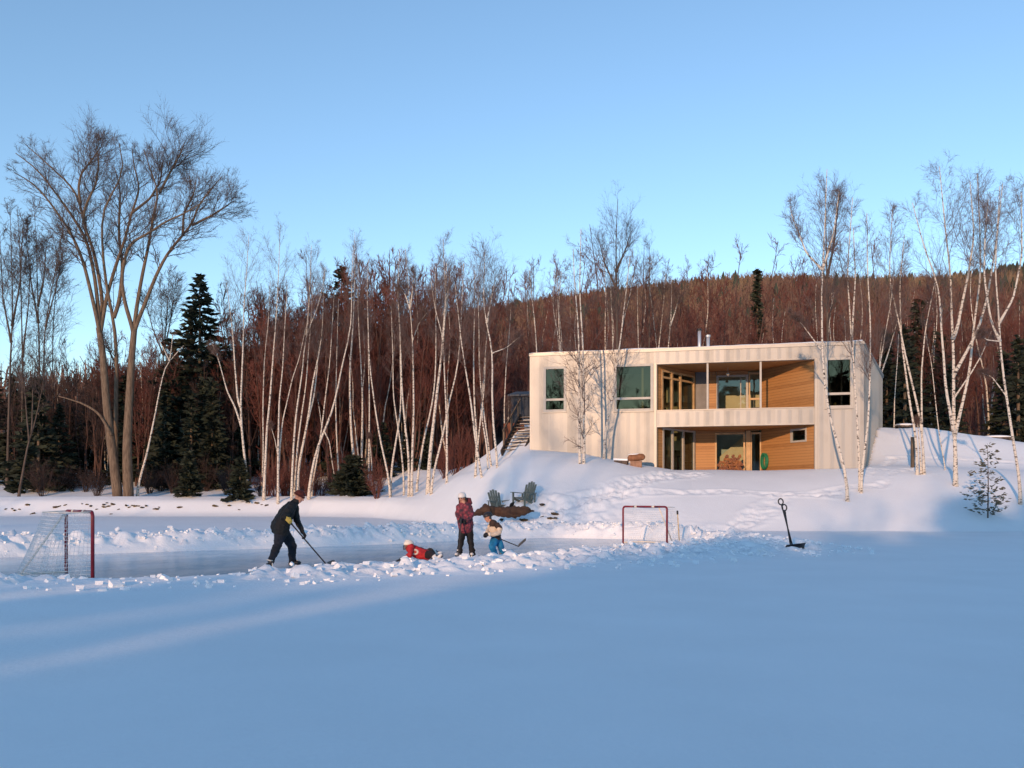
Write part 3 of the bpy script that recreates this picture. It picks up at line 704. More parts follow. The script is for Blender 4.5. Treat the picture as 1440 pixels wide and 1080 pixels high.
def conifer_mesh(rng, h, r, whorls, per, dens=16, sz=.28, droop=.35, bare=0.05, taper=1.0, stem=1.0):
    tk = MB().tubes(np.array([[[0, 0, -.4], [0.02, 0, h * .5], [0, 0.02, h]]]), np.array([[.018 * h + .02, .011 * h + .01, .008]]) * stem, 7)
    nd = MB(); q = []
    for w in range(whorls):
        f = (w + rng.uniform(-.3, .3)) / whorls
        f = min(max(f, 0), .985)
        z = h * (bare + (1 - bare) * f); L0 = 0; L = r * (1 - f) ** taper * rng.uniform(.75, 1.1) + .12
        for b in range(per):
            a = rng.uniform(0, 6.28); l = L * rng.uniform(.6, 1.1)
            n = max(3, int(dens * l / r)); zb = z + rng.uniform(-.6, .6) * h / whorls
            s = rng.uniform(.12, 1, n) ** .8
            dirv = np.array([math.cos(a), math.sin(a), 0.0])
            c = dirv[None] * (s * l)[:, None]; c[:, 2] = zb + l * (-droop * s + .22 * s ** 2)
            side = np.array([-dirv[1], dirv[0], 0])
            c += side[None] * (rng.uniform(-1, 1, n) * .30 * l * (1.1 - s))[:, None]
            c[:, 2] += rng.normal(size=n) * .04
            # each spray: a narrow kite
            e1 = dirv[None] + side[None] * rng.normal(size=(n, 1)) * .6 + np.array([0, 0, 1])[None] * rng.normal(size=(n, 1)) * .35
            e1 /= np.linalg.norm(e1, axis=1, keepdims=True)
            e2 = np.cross(e1, rng.normal(size=(n, 3))); e2 /= np.linalg.norm(e2, axis=1, keepdims=True)
            k = sz * rng.uniform(.6, 1.2, (n, 1))
            q.append(np.stack([c - e1 * k * .6, c + e2 * k * .30, c + e1 * k, c - e2 * k * .30], 1))
    v = np.concatenate(q)
    nd.add(v.reshape(-1, 3), np.arange(len(v) * 4).reshape(-1, 4))
    return tk, nd

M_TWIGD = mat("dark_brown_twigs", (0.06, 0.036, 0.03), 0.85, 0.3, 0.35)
def wood():
    rng = np.random.default_rng(21)
    protos = []
    for k in range(5):
        t, c = proto_tree(rng, 12.5 + 0.6 * k, 2.3, 1 + k % 3 // 1 if k else 2, fs=.3, k1=20)
        m1 = M_BIRCH if k in (1, 3) else M_BARKR
        protos.append((t.mesh("trunk", m1, True), c.mesh("crown", M_TWIGR)))
    zones = [("slender bare reddish tree in the dense wood left of the house", "reddish trees of the wood left of the house", -36, -3, 70, 92, 95),
             ("slender bare reddish tree in the wood behind the house", "reddish trees of the wood behind the house", 1, 33, 62, 92, 75),
             ("slender bare reddish tree in the wood beyond the right snow mound", "reddish trees of the wood right of the house", 25, 42, 56, 84, 45)]
    zones.append(("slender bare brown tree in the gloomy wood behind the great spreading tree", "brown trees of the left wood", -42, -21, 71, 90, 85))
    for lab, grp, x0, x1, y0, y1, n in zones:
        for i in range(n):
            y = rng.uniform(y0, y1); x = rng.uniform(x0, x1) * (y / y0) ** .7
            if x < -20 and y < 72: y += 6
            k = rng.integers(5)
            root = thing("bare_tree", lab, "tree", (x, y, g(x, y)), rng.uniform(0, 6.28), grp)
            s = rng.uniform(.75, 1.12) * (0.9 if x < -14 else 1.0) * (.78 if "brown" in grp and x / y < -.3 else 1)
            root.scale = (s, s, s * rng.uniform(.92, 1.08))
            for nm, me in (("trunk", protos[k][0]), ("crown", protos[k][1])):
                o = bpy.data.objects.new(nm, me); C.objects.link(o); o.parent = root
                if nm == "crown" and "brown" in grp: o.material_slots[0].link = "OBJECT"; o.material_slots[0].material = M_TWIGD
    # the rest of the wood reads as one mass
    pr = []
    for k in range(6):
        t, c = proto_tree(rng, 11 + k * .7, 2.5, 1 + k % 2, fs=.18, k1=20, k2=6, k3=4, rmin=.013)
        a, b = t.arrays(), c.arrays()
        pr.append((a, b))
    mb = MB()
    def put(x, y, s, a, zr):
        at, bt = pr[rng.integers(6)]
        ca, sa = math.cos(a), math.sin(a)
        R = np.array([[ca, -sa, 0], [sa, ca, 0], [0, 0, zr]]) * s
        o = np.array([x, y, g(x, y)])
        mb.add(at[0] @ R.T + o, at[1], None, 0)
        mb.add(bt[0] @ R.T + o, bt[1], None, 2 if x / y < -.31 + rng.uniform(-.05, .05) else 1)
    for i in range(640):
        y = rng.uniform(80, 128); x = rng.uniform(-.62, .66) * y
        if i % 2 == 0: y = rng.uniform(73, 92); x = rng.uniform(-.60 if i % 4 == 0 else -.34, -.02) * y
        px = x / y * F + CX
        k = np.interp(px, [0, 200, 300, 380, 520, 640, 720, 800, 1440], [.82, .78, .95, 1.30, 1.34, 1.28, 1.08, 1.0, 1.1])
        put(x, y, rng.uniform(.78, 1.08) * k, rng.uniform(0, 6.28), rng.uniform(.95, 1.15))
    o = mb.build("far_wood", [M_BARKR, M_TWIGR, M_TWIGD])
    # the wood on the ridge behind the photographer, which shades the pond and shows in the windows
    mb = MB(); cn = [conifer_mesh(rng, 10, 2.6, 16, 7, dens=12, sz=.75) for k in range(3)]
    cn = [(a.arrays(), b.arrays()) for a, b in cn]
    for i in range(620):
        al = rng.uniform(-74, -57); cr = rng.uniform(-125, 70)
        x = al * SH[0] + cr * SH[1]; y = al * SH[1] - cr * SH[0]
        H = np.interp(cr, [-120, -70, -50, -25, -11, -4, 0, 3, 8, 40], [19.0, 18.2, 17.0, 14.2, 13.2, 15.0, 18.2, 20.0, 21.0, 23]) - 0.176 * (al + 62)
        gz = g(x, y); h = (H - gz) * (rng.uniform(.60, 1.0))
        if h < 1: continue
        a = rng.uniform(0, 6.28); ca, sa = math.cos(a), math.sin(a)
        if i % 4:
            A, Bq = cn[rng.integers(3)]; sc = h / 10; m = 2
        else:
            A, Bq = pr[rng.integers(6)]; sc = h / 12 * (1.42 if cr < 0 else 1.1); m = 1
        R = np.array([[ca, -sa, 0], [sa, ca, 0], [0, 0, 1]]) * sc
        if m == 2: R[:2] *= 1.3
        o = np.array([x, y, gz])
        mb.add(A[0] @ R.T + o, A[1], None, 0); mb.add(Bq[0] @ R.T + o, Bq[1], None, m)
    for cr, al, hh in ((-15.5, -60, 17.5), (-14.2, -63, 18.5), (-12.6, -59, 16.5), (-17.5, -61, 16), (-10.8, -62, 17)):
        x = al * SH[0] + cr * SH[1]; y = al * SH[1] - cr * SH[0]; A, Bq = pr[rng.integers(6)]; sc = hh / 12; o = np.array([x, y, g(x, y)])
        mb.add(A[0] * sc + o, A[1], None, 0); mb.add(Bq[0] * sc + o, Bq[1], None, 1)
    tag(mb.build("pond_shore_wood", [M_BARKG, M_TWIGR, M_NEEDLE]), "dark mixed wood on the ridge behind the photographer", "woodland", None, "stuff")
    o = bpy.data.objects["far_wood"]; tag(o, "dense leafless reddish brown wood filling the slope behind the birches", "woodland", None, "stuff")
wood()

def shrubs():
    rng = np.random.default_rng(8)
    protos = []
    for k in range(3):
        mb = MB(); n = 26
        a = rng.uniform(0, 6.28, n); r = rng.uniform(.1, .45, n)
        p0 = np.stack([np.cos(a) * r * .3, np.sin(a) * r * .3, np.full(n, -.2)], -1)
        tip = np.stack([np.cos(a) * r * 2.6, np.sin(a) * r * 2.6, rng.uniform(1.2, 2.8, n)], -1)
        s = np.linspace(0, 1, 6)[None, :, None]
        path = p0[:, None] * (1 - s) + tip[:, None] * s; path += rng.normal(size=path.shape) * .05 * s
        rad = np.linspace(.02, .007, 6)[None] * np.ones((n, 1))
        b2, r2, _, _ = spawn(path, rad, 9, .25, .98, lambda f, ix: np.full(len(f), .6), .3, .7, 4, rng, .2, .7, .06, .006)
        b3, r3, _, _ = spawn(b2, r2, 4, .2, .98, lambda f, ix: np.full(len(f), .3), .3, .7, 3, rng, .1, .8, .06, .005)
        mb.tubes(path, rad, 4); mb.tubes(b2, r2, 3); mb.tubes(b3, r3, 3)
        protos.append(mb.mesh("shrub", M_TWIGR))
    spots = [(366, 66), (377, 65), (386, 64), (399, 65), (406, 66), (424, 65), (433, 64), (441, 66), (452, 67), (466, 68), (478, 69), (120, 70), (136, 68), (210, 69), (226, 70), (243, 69), (100, 71), (60, 68), (80, 70), (530, 60), (640, 56), (625, 58), (655, 56), (500, 70), (320, 68), (290, 70)]
    for i, (px, d) in enumerate(spots):
        x = (px - CX) / F * d
        o = bpy.data.objects.new("bare_shrub", protos[i % 3]); C.objects.link(o)
        o.location = (x, d, g(x, d)); s = rng.uniform(.7, 1.15); o.scale = (s, s, s * rng.uniform(.7, 1.1))
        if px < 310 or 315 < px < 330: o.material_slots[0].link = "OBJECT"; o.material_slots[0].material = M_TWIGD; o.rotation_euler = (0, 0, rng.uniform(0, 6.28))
        tag(o, "leafless reddish shrub in the undergrowth at the foot of the wood", "shrub", "leafless shrubs along the edge of the wood")
shrubs()

# ---------------------------------------------------------------- conifers
def conifers():
    rng = np.random.default_rng(15)
    def one(label, px, d, h, r, whorls, per, name="spruce_tree", group=None, mats=(M_BARKD, M_NEEDLE), dz=0, **k):
        x = (px - CX) / F * d
        root = thing(name, label, "spruce", (x, d, g(x, d) + dz), 0, group)
        t, n = conifer_mesh(rng, h, r, whorls, per, **k)
        t.build("trunk", mats[0], root, True); n.build("crown", mats[1], root)
    one("big dark spruce rising above the wood between great tree and birches", 281, 76, 17.3, 6.2, 46, 11, dens=34, sz=.46, taper=.85)
    one("second spruce, lower, left of the big dark spruce's foot", 243, 78, 11, 4.4, 30, 10, dens=26, sz=.46)
    one("dark spruce top above the red wood behind the tall thick birch", 480, 92, 20.5, 5.5, 40, 10, dens=26, sz=.5, droop=.0, taper=.7)
    one("broad dark spruce right beside the one above the red wood", 508, 93, 17.0, 5.0, 34, 9, dens=20, sz=.6)
    one("narrow dark spruce standing out alone above the wood behind the house", 1065, 88, 17.6, 1.5, 48, 8, dens=16, sz=.5)
    one("dark spruce behind the birch cluster right of the house", 1293, 66, 11.6, 3.6, 34, 9, dens=20, sz=.5)
    one("dark round spruce bush at the shore, largest of the low ones", 497, 63, 3.0, 1.7, 20, 11, "spruce_bush", dens=26, sz=.3, droop=.15, taper=.6)
    one("small spruce bush at the foot of the three-stemmed birch", 337, 63.5, 3.0, 1.2, 18, 9, "spruce_bush", dens=22, sz=.3)
    one("narrow young spruce at the shore left of the birches", 266, 64.5, 3.4, 1.0, 18, 9, "spruce_bush", dens=20, sz=.3)
    one("sparse scraggly young conifer alone on the open snow at the right", 1389, 35.2, 2.95, .95, 17, 5, "conifer_sapling", mats=(M_BARKG, M_NEEDLE2), dens=10, sz=.13, droop=.05, bare=.08, taper=.7, stem=.45)
    protos = []
    for k in range(3):
        t, n = conifer_mesh(rng, 8.5 + k, 2.6, 22, 8, dens=16, sz=.55)
        protos.append((t.mesh("trunk", M_BARKD, True), n.mesh("crown", M_NEEDLE)))
    for i in range(56):
        px = [rng.uniform(-40, 340), rng.uniform(180, 340), rng.uniform(1240, 1470), rng.uniform(460, 640), rng.uniform(-30, 190), rng.uniform(-30, 320)][i % 6]
        d = rng.uniform(70, 80) if px < 1000 else rng.uniform(57, 68)
        x = (px - CX) / F * d
        gl = "left" if px < 400 else ("middle" if px < 1000 else "right")
        root = thing("spruce_tree", {"left": "dark shaded spruce inside the gloomy wood behind the great bare tree", "middle": "dark low spruce half hidden behind the row of white birches", "right": "dark low spruce in the shade of the wood right of the house"}[gl], "spruce", (x, d, g(x, d)), rng.uniform(0, 6.28), {"left": "shaded spruces of the left wood", "middle": "low spruces behind the birches", "right": "low spruces of the right wood"}[gl])
        s = rng.uniform(.5, .95) if gl != "middle" else rng.uniform(.35, .6); root.scale = (s, s, s)
        a, b = protos[i % 3]
        for nm, me in (("trunk", a), ("crown", b)):
            o = bpy.data.objects.new(nm, me); C.objects.link(o); o.parent = root
conifers()

# ---------------------------------------------------------------- the far wooded hill
def far_hill():
    pxs = [-1500, -500, 0, 300, 500, 640, 690, 740, 850, 900, 980, 1060, 1130, 1200, 1300, 1440, 1800, 3000]
    pys = [680, 670, 660, 620, 500, 450, 436, 425, 411, 405, 394, 395, 398, 396, 391, 376, 356, 420]
    YR = 430.0
    def hz(X, Y):
        ridge = CAM_Z + (HY - np.interp(X / YR * F + CX, pxs, pys)) / F * YR - 10.5
        t = (Y - 125) / (YR - 125)
        f = np.where(t < 1, 0.65 * np.clip(t, 0, 1) ** 0.8 + 0.35 * sstep(0, 1, t), 1 - 0.35 * sstep(1, 3, t))
        z = 8 + (ridge - 8) * f
        return np.where(t < 0, 8 + t * 60, z) + 5 * fbm(X * .02, Y * .02, 3) * np.clip(t * 2, 0, 1)
    xs = np.linspace(-620, 620, 160); ys = np.linspace(122, 900, 120)
    X, Y = np.meshgrid(xs, ys); Z = hz(X, Y)
    i = np.arange(119)[:, None] * 160; j = np.arange(159)[None]
    mb = MB().add(np.stack([X.ravel(), Y.ravel(), Z.ravel()], -1), np.stack([i + j, i + j + 1, i + 161 + j, i + 160 + j], -1).reshape(-1, 4))
    tag(mb.build("hill", mat("forest_floor", (0.045, 0.024, 0.018), 0.95, 0.4, .05), None, True), kind="structure")
    rng = np.random.default_rng(4)
    def spikes(n, red):
        y = np.concatenate([rng.uniform(130, 430, n), rng.uniform(424, 440, n // 5)])
        x = rng.uniform(-.10, .70, len(y)) * y
        x[:n // 8] = rng.uniform(-.65, -.1, n // 8) * y[:n // 8]
        return x, y, hz(x, y)
    # leafless crowns: sheaves of thin rods
    x, y, z = spikes(11000, True)
    n = len(x); K = 9
    h = rng.uniform(7, 12, n) * np.where(y > 405, .6, 1)
    o = np.stack([x, y, z], -1)
    a = rng.uniform(0, 6.28, (n, K)); sp = rng.uniform(.08, .46, (n, K)); st = rng.uniform(.1, .65, (n, K)); en = rng.uniform(.7, 1, (n, K))
    sp[:, 0] = 0.02; st[:, 0] = 0; en[:, 0] = 1
    p0 = o[:, None] + np.stack([np.zeros((n, K)), np.zeros((n, K)), st * h[:, None]], -1)
    p1 = o[:, None] + np.stack([np.cos(a) * sp * h[:, None], np.sin(a) * sp * h[:, None], en * h[:, None]], -1)
    paths = np.stack([p0, p1], 2).reshape(-1, 2, 3)
    rad = np.stack([np.full(n * K, .15), np.full(n * K, .07)], -1)
    tint = (fbm(x * .012 + 3, y * .02, 3) + .12 * rng.normal(size=n) > -.02) & (y > 235) & (x > 0)
    tint = np.repeat(tint, K)
    M_O = mat("far_ochre_wood", (0.20, 0.135, 0.088), .9, .3, .1)
    mb = MB().tubes(paths[~tint], rad[~tint], 3, 0).tubes(paths[tint], rad[tint], 3, 1)
    tag(mb.build("hillside_wood", [mat("far_red_wood", (0.135, 0.077, 0.060), .9, .35, .1), M_O]), "leafless reddish and ochre wood covering the far hill", "woodland", None, "stuff")
    # small dark conifers along the ridge
    m = 2600
    y = rng.uniform(418, 440, m); y[:500] = rng.uniform(220, 400, 500); x = rng.uniform(-.12, .7, m) * y
    z = hz(x, y); h = rng.uniform(7, 12.5, m)
    p = np.stack([np.stack([x, y, z], -1), np.stack([x, y, z + h * .5], -1), np.stack([x, y, z + h], -1)], 1)
    mb = MB().tubes(p, np.stack([h * .22, h * .15, h * .01], -1), 5)
    tag(mb.build("ridge_conifers", mat("far_conifer", (0.04, 0.05, 0.035), .9, .3, .2)), "fringe of small dark conifers along the far hill's ridge", "woodland", None, "stuff")
far_hill()
# ------------------------------------------------------------------ the house
Z0 = 2.4
ROT = math.atan2(HU[1], HU[0])
def hu(px, w=0.0):
    """facade coordinate (metres from the left corner) of a photo column, w metres behind the front"""
    a = (px - CX) / F
    o = HL + w * HW
    return (a * o[1] - o[0]) / (HU[0] - a * HU[1])
def hz(py, px, w=0.0):
    u = hu(px, w); d = (HL + u * HU + w * HW)[1]
    return CAM_Z + (HY - py) / F * d - Z0

def siding_mat():
    m = bpy.data.materials.new("metal_siding"); m.use_nodes = True
    n, l = m.node_tree.nodes, m.node_tree.links; b = n["Principled BSDF"]
    b.inputs["Roughness"].default_value = 0.45; b.inputs["Metallic"].default_value = 0.25
    tc = n.new("ShaderNodeTexCoord"); sx = n.new("ShaderNodeSeparateXYZ"); l.new(tc.outputs["Object"], sx.inputs[0])
    dv = n.new("ShaderNodeMath"); dv.operation = 'DIVIDE'; dv.inputs[1].default_value = 0.483; l.new(sx.outputs[0], dv.inputs[0])
    fl = n.new("ShaderNodeMath"); fl.operation = 'FLOOR'; l.new(dv.outputs[0], fl.inputs[0])
    wn = n.new("ShaderNodeTexWhiteNoise"); wn.noise_dimensions = '1D'; l.new(fl.outputs[0], wn.inputs["W"])
    nz = n.new("ShaderNodeTexNoise"); nz.inputs["Scale"].default_value = 1.3; nz.inputs["Detail"].default_value = 6; l.new(tc.outputs["Object"], nz.inputs["Vector"])
    ad = n.new("ShaderNodeMath"); ad.operation = 'ADD'; l.new(wn.outputs[0], ad.inputs[0]); l.new(nz.outputs["Fac"], ad.inputs[1])
    rp = n.new("ShaderNodeValToRGB"); rp.color_ramp.elements[0].position = 0.3; rp.color_ramp.elements[1].position = 1.4
    rp.color_ramp.elements[0].color = (0.250, 0.245, 0.232, 1); rp.color_ramp.elements[1].color = (0.350, 0.342, 0.325, 1)
    l.new(ad.outputs[0], rp.inputs[0]); l.new(rp.outputs[0], b.inputs["Base Color"])
    return m

def wood_mat(name, c1, c2):
    m = bpy.data.materials.new(name); m.use_nodes = True
    n, l = m.node_tree.nodes, m.node_tree.links; b = n["Principled BSDF"]; b.inputs["Roughness"].default_value = 0.6
    tc = n.new("ShaderNodeTexCoord"); sx = n.new("ShaderNodeSeparateXYZ"); l.new(tc.outputs["Object"], sx.inputs[0])
    dv = n.new("ShaderNodeMath"); dv.operation = 'DIVIDE'; dv.inputs[1].default_value = 0.14; l.new(sx.outputs[2], dv.inputs[0])
    fl = n.new("ShaderNodeMath"); fl.operation = 'FLOOR'; l.new(dv.outputs[0], fl.inputs[0])
    wn = n.new("ShaderNodeTexWhiteNoise"); wn.noise_dimensions = '1D'; l.new(fl.outputs[0], wn.inputs["W"])
    mp = n.new("ShaderNodeMapping"); mp.inputs["Scale"].default_value = (1.5, 1.5, 14); l.new(tc.outputs["Object"], mp.inputs[0])
    nz = n.new("ShaderNodeTexNoise"); nz.inputs["Scale"].default_value = 2; nz.inputs["Detail"].default_value = 6; l.new(mp.outputs[0], nz.inputs["Vector"])
    ad = n.new("ShaderNodeMath"); ad.operation = 'ADD'; l.new(wn.outputs[0], ad.inputs[0]); l.new(nz.outputs["Fac"], ad.inputs[1])
    fr = n.new("ShaderNodeMath"); fr.operation = 'FRACT'; l.new(dv.outputs[0], fr.inputs[0])
    gt = n.new("ShaderNodeMath"); gt.operation = 'GREATER_THAN'; gt.inputs[1].default_value = 0.07; l.new(fr.outputs[0], gt.inputs[0])
    rp = n.new("ShaderNodeValToRGB"); rp.color_ramp.elements[0].position = 0.3; rp.color_ramp.elements[1].position = 1.3
    rp.color_ramp.elements[0].color = (*c1, 1); rp.color_ramp.elements[1].color = (*c2, 1)
    l.new(ad.outputs[0], rp.inputs[0])
    mx = n.new("ShaderNodeMix"); mx.data_type = 'RGBA'; mx.inputs["A"].default_value = (c1[0] * .4, c1[1] * .4, c1[2] * .4, 1)
    l.new(gt.outputs[0], mx.inputs["Factor"]); l.new(rp.outputs[0], mx.inputs["B"]); l.new(mx.outputs["Result"], b.inputs["Base Color"])
    return m

def glass_mat(name, tint, refl, base):
    m = bpy.data.materials.new(name); m.use_nodes = True
    n, l = m.node_tree.nodes, m.node_tree.links
    n.remove(n["Principled BSDF"]); out = n["Material Output"]
    tr = n.new("ShaderNodeBsdfTransparent"); tr.inputs[0].default_value = (*tint, 1)
    gl = n.new("ShaderNodeBsdfGlossy"); gl.inputs["Color"].default_value = (*refl, 1); gl.inputs["Roughness"].default_value = 0.01
    fr = n.new("ShaderNodeFresnel"); fr.inputs[0].default_value = 1.5
    ad = n.new("ShaderNodeMath"); ad.operation = 'ADD'; ad.inputs[1].default_value = base; l.new(fr.outputs[0], ad.inputs[0])
    tc = n.new("ShaderNodeTexCoord"); nz = n.new("ShaderNodeTexNoise"); nz.inputs["Scale"].default_value = 0.7; l.new(tc.outputs["Object"], nz.inputs["Vector"])
    bp = n.new("ShaderNodeBump"); bp.inputs["Strength"].default_value = 0.06; bp.inputs["Distance"].default_value = 0.05
    l.new(nz.outputs["Fac"], bp.inputs["Height"]); l.new(bp.outputs[0], gl.inputs["Normal"])
    mx = n.new("ShaderNodeMixShader"); l.new(ad.outputs[0], mx.inputs[0]); l.new(tr.outputs[0], mx.inputs[1]); l.new(gl.outputs[0], mx.inputs[2])
    l.new(mx.outputs[0], out.inputs[0])
    return m

M_SIDE = siding_mat()
M_CEDAR = wood_mat("cedar_boards", (0.32, 0.145, 0.048), (0.49, 0.245, 0.088))
M_GLASS = glass_mat("dark_window_glass", (.34, .37, .28), (.52, .48, .32), .10)
M_CLEAR = glass_mat("door_glass", (.86, .90, .82), (.66, .78, .72), .05)
M_FRAME = mat("window_frame", (0.46, 0.43, 0.38), 0.5, .06, 3)
M_FRAMEW = mat("wood_frame", (0.55, 0.36, 0.18), 0.5, .15, 3)
M_TRIM = mat("metal_trim", (0.38, 0.36, 0.33), 0.4, .05, 2, metal=.2)
M_INT = mat("interior_wall", (0.62, 0.56, 0.42), 0.9, .05, 2)
M_INTF = mat("interior_floor", (0.25, 0.16, 0.09), 0.6, .2, 3)
M_DARK = mat("dark_furniture", (0.05, 0.04, 0.035), 0.6, .3, 3)
M_GREY = mat("grey_panel", (0.20, 0.19, 0.19), 0.6, .12, 2)
M_STEEL = mat("stainless_pipe", (0.66, 0.66, 0.66), 0.45, .05, 3, metal=.6)
M_BLACK = mat("black_plastic", (0.018, 0.018, 0.02), 0.5, .3, 6)
M_CONC = mat("terrace_floor", (0.33, 0.31, 0.29), 0.8, .1, 3)

def house():
    H = thing("modern_house", "long flat-roofed modern house with pale metal siding and cedar-lined double balcony", "house", (HL[0], HL[1], Z0), ROT)
    ZT = hz(497, 745)
    B = -0.9
    w1 = (hu(765.7), hu(795), hz(578, 780), hz(516.9, 780))
    w2 = (hu(865), hu(917), hz(577, 890), hz(513.3, 890))
    w3 = (hu(1161.7), hu(1198), hz(572.5, 1180), hz(503.8, 1180))
    ru0, ru1 = hu(923.8), hu(1145.4)
    rz_t = hz(506.5, 1100); rz_p = hz(575.6, 1040); rz_l = hz(598.6, 1040)
    holes = [w1, w2, w3, (ru0, ru1, rz_p, rz_t), (ru0, ru1, B, rz_l)]
    def inh(u, z):
        return any(a < u < b and c < z < d for a, b, c, d in holes)
    us = sorted({0, HLEN, *[h[0] for h in holes], *[h[1] for h in holes]})
    zs = sorted({B, ZT, *[h[2] for h in holes], *[h[3] for h in holes]})
    T = 0.28
    wl = MB()
    solid = {}
    for i in range(len(us) - 1):
        for j in range(len(zs) - 1):
            solid[i, j] = not inh((us[i] + us[i + 1]) / 2, (zs[j] + zs[j + 1]) / 2)
    for (i, j), s in solid.items():
        if not s: continue
        a, b, c, d = us[i], us[i + 1], zs[j], zs[j + 1]
        wl.add([(a, 0, c), (b, 0, c), (b, 0, d), (a, 0, d)], [[0, 1, 2, 3]])
        wl.add([(a, T, c), (b, T, c), (b, T, d), (a, T, d)], [[3, 2, 1, 0]], None, 1)
        for di, dj, q in ((-1, 0, [(a, 0, c), (a, 0, d), (a, T, d), (a, T, c)]), (1, 0, [(b, 0, c), (b, T, c), (b, T, d), (b, 0, d)]), (0, -1, [(a, 0, c), (a, T, c), (b, T, c), (b, 0, c)]), (0, 1, [(a, 0, d), (b, 0, d), (b, T, d), (a, T, d)])):
            k = (i + di, j + dj)
            if k not in solid or not solid[k]: wl.add(q, [[0, 1, 2, 3]])
    # standing seams
    rng = np.random.default_rng(2)
    pz = 0.483; u = 0.12
    while u < HLEN - .05:
        segs = [(B, ZT - .16)]
        for a, b, c, d in holes:
            if a - .10 < u < b + .10:
                ns = []
                for s0, s1 in segs:
                    if d + .08 < s1 and d + .08 > s0: ns.append((d + .08, s1))
                    if c - .08 > s0 and c - .08 < s1: ns.append((s0, c - .08))
                    if not (s0 < d + .08 and s1 > c - .08): ns.append((s0, s1))
                segs = ns
        for s0, s1 in segs:
            if s1 - s0 > .05:
                # a folded seam: steep on one side, sloping on the other so each panel looks slightly dished
                wl.add([(u - .010, -.009, s0), (u + .010, -.009, s0), (u + .16, -.002, s0), (u - .016, -.002, s0), (u - .010, -.009, s1), (u + .010, -.009, s1), (u + .16, -.002, s1), (u - .016, -.002, s1)],
                       [[0, 1, 5, 4], [1, 2, 6, 5], [3, 0, 4, 7], [4, 5, 6, 7], [0, 3, 2, 1]])
        u += pz
    # the other walls
    def loc(p):
        d = np.array(p) - HL; return (float(d @ HU), float(d @ HW))
    r2 = loc(HR2); l2 = (0.0, 11.0)
    e = np.array([r2[0] - HLEN, r2[1]]); eL = np.linalg.norm(e); e /= eL; nn = np.array([e[1], -e[0]])
    for a, b in (((HLEN, 0), r2), (r2, l2), (l2, (0, 0))):
        wl.add([(a[0], a[1], B), (b[0], b[1], B), (b[0], b[1], ZT), (a[0], a[1], ZT)], [[0, 1, 2, 3]])
    s = 0.3
    while s < eL - .1:
        p = np.array([HLEN, 0]) + e * s
        q = [p - e * .04 - nn * .004, p - e * .01 + nn * .035, p + e * .01 + nn * .035, p + e * .04 - nn * .004]
        wl.add([(*k, B) for k in q] + [(*k, ZT - .16) for k in q], [[0, 1, 5, 4], [1, 2, 6, 5], [2, 3, 7, 6]])
        s += pz
    wl.build("wall", [M_SIDE, M_INT], H)
    # roof with its edge trim and a thin cover of snow
    rf = MB(); pts = [(0, 0), (HLEN, 0), r2, l2]
    rf.add([(x, y, ZT - .12) for x, y in pts], [[0, 1, 2, 3]])
    roof = rf.build("roof", M_TRIM, H)
    ed = MB()
    o = .03
    ed.box((-o, -.05, ZT - .15), (HLEN + .045, .12, ZT + .012))
    ed.bar((HLEN, .12, ZT - .07), (r2[0], r2[1], ZT - .07), .14, .17)
    ed.box((-o, .12, ZT - .149), (.1, 11, ZT + .01))
    ed.build("roof_edge", M_TRIM, roof)
    sn = MB(); n = 120
    xs = np.linspace(.05, HLEN - .05, n); hh = .03 + .10 * np.maximum(0, fbm(xs * .8, xs * 0 + 3, 3) + .15)
    v = [(x, .0, ZT + .01) for x in xs] + [(x, .06, ZT + .012 + h) for x, h in zip(xs, hh)] + [(x, 5.0, ZT + .012 + h) for x, h in zip(xs, hh)]
    sn.add(v, [[i, i + 1, n + i + 1, n + i] for i in range(n - 1)] + [[n + i, n + i + 1, 2 * n + i + 1, 2 * n + i] for i in range(n - 1)])
    sn.build("roof_snow", M_SNOW, roof, True)
    for px, top, r in ((983.6, 462, .085), (995.8, 471, .085), (998.6, 484, .05)):
        w = 4.0
        u = hu(px, w); zt = hz(top, px, w)
        c = MB().tubes([[(u, w, ZT - .2), (u, w, zt - .12)]], [[r, r]], 12, cap=True)
        ch = c.build("chimney", M_STEEL, roof, True)
        if r > .06:
            k = MB().tubes([[(u, w, zt - .12), (u, w, zt - .10), (u, w, zt - .01), (u, w, zt)]], [[r * 1.35, r * 1.4, r * 1.4, r * .9]], 12, cap=True)
            k.build("chimney_cap", M_BLACK if px < 990 else M_STEEL, ch if False else roof)
    # windows
    for (a, b, c, d), bar_y, px in ((w1, 562, 780), (w2, 560.3, 890), (w3, 553.6, 1180)):
        fm = MB(); t = .075; f0, f1 = -.045, .10
        fm.box((a - .05, f0, d - t), (b + .05, f1, d + .05)); fm.box((a - .05, f0, c - .05), (b + .05, f1, c + t))
        fm.box((a - .05, f0, c + t), (a + t, f1, d - t)); fm.box((b - t, f0, c + t), (b + .05, f1, d - t))
        zb = hz(bar_y, px)
        fm.box((a + t, f0 + .01, zb - .055), (b - t, f1 - .01, zb + .055))
        win = fm.build("window", M_FRAME, H)
        MB().add([(a + t, .05, c + t), (b - t, .05, c + t), (b - t, .05, d - t), (a + t, .05, d - t)], [[0, 1, 2, 3]]).build("pane", M_GLASS, win)
        MB().box((a - .08, -.08, c - .085), (b + .08, .02, c - .052)).build("sill", M_TRIM, win)
    # ------------ the recessed balcony and terrace: splayed walls behind the front
    WB = 3.4
    zf_u = rz_p - .55; zf_l = hz(661.5, 1000) - .02; zc_u = rz_t + .02; zc_l = rz_l + .03
    uL0, uL1 = ru0 + .02, hu(978, WB); uR1, uR0 = hu(1070, WB), ru1 - .02
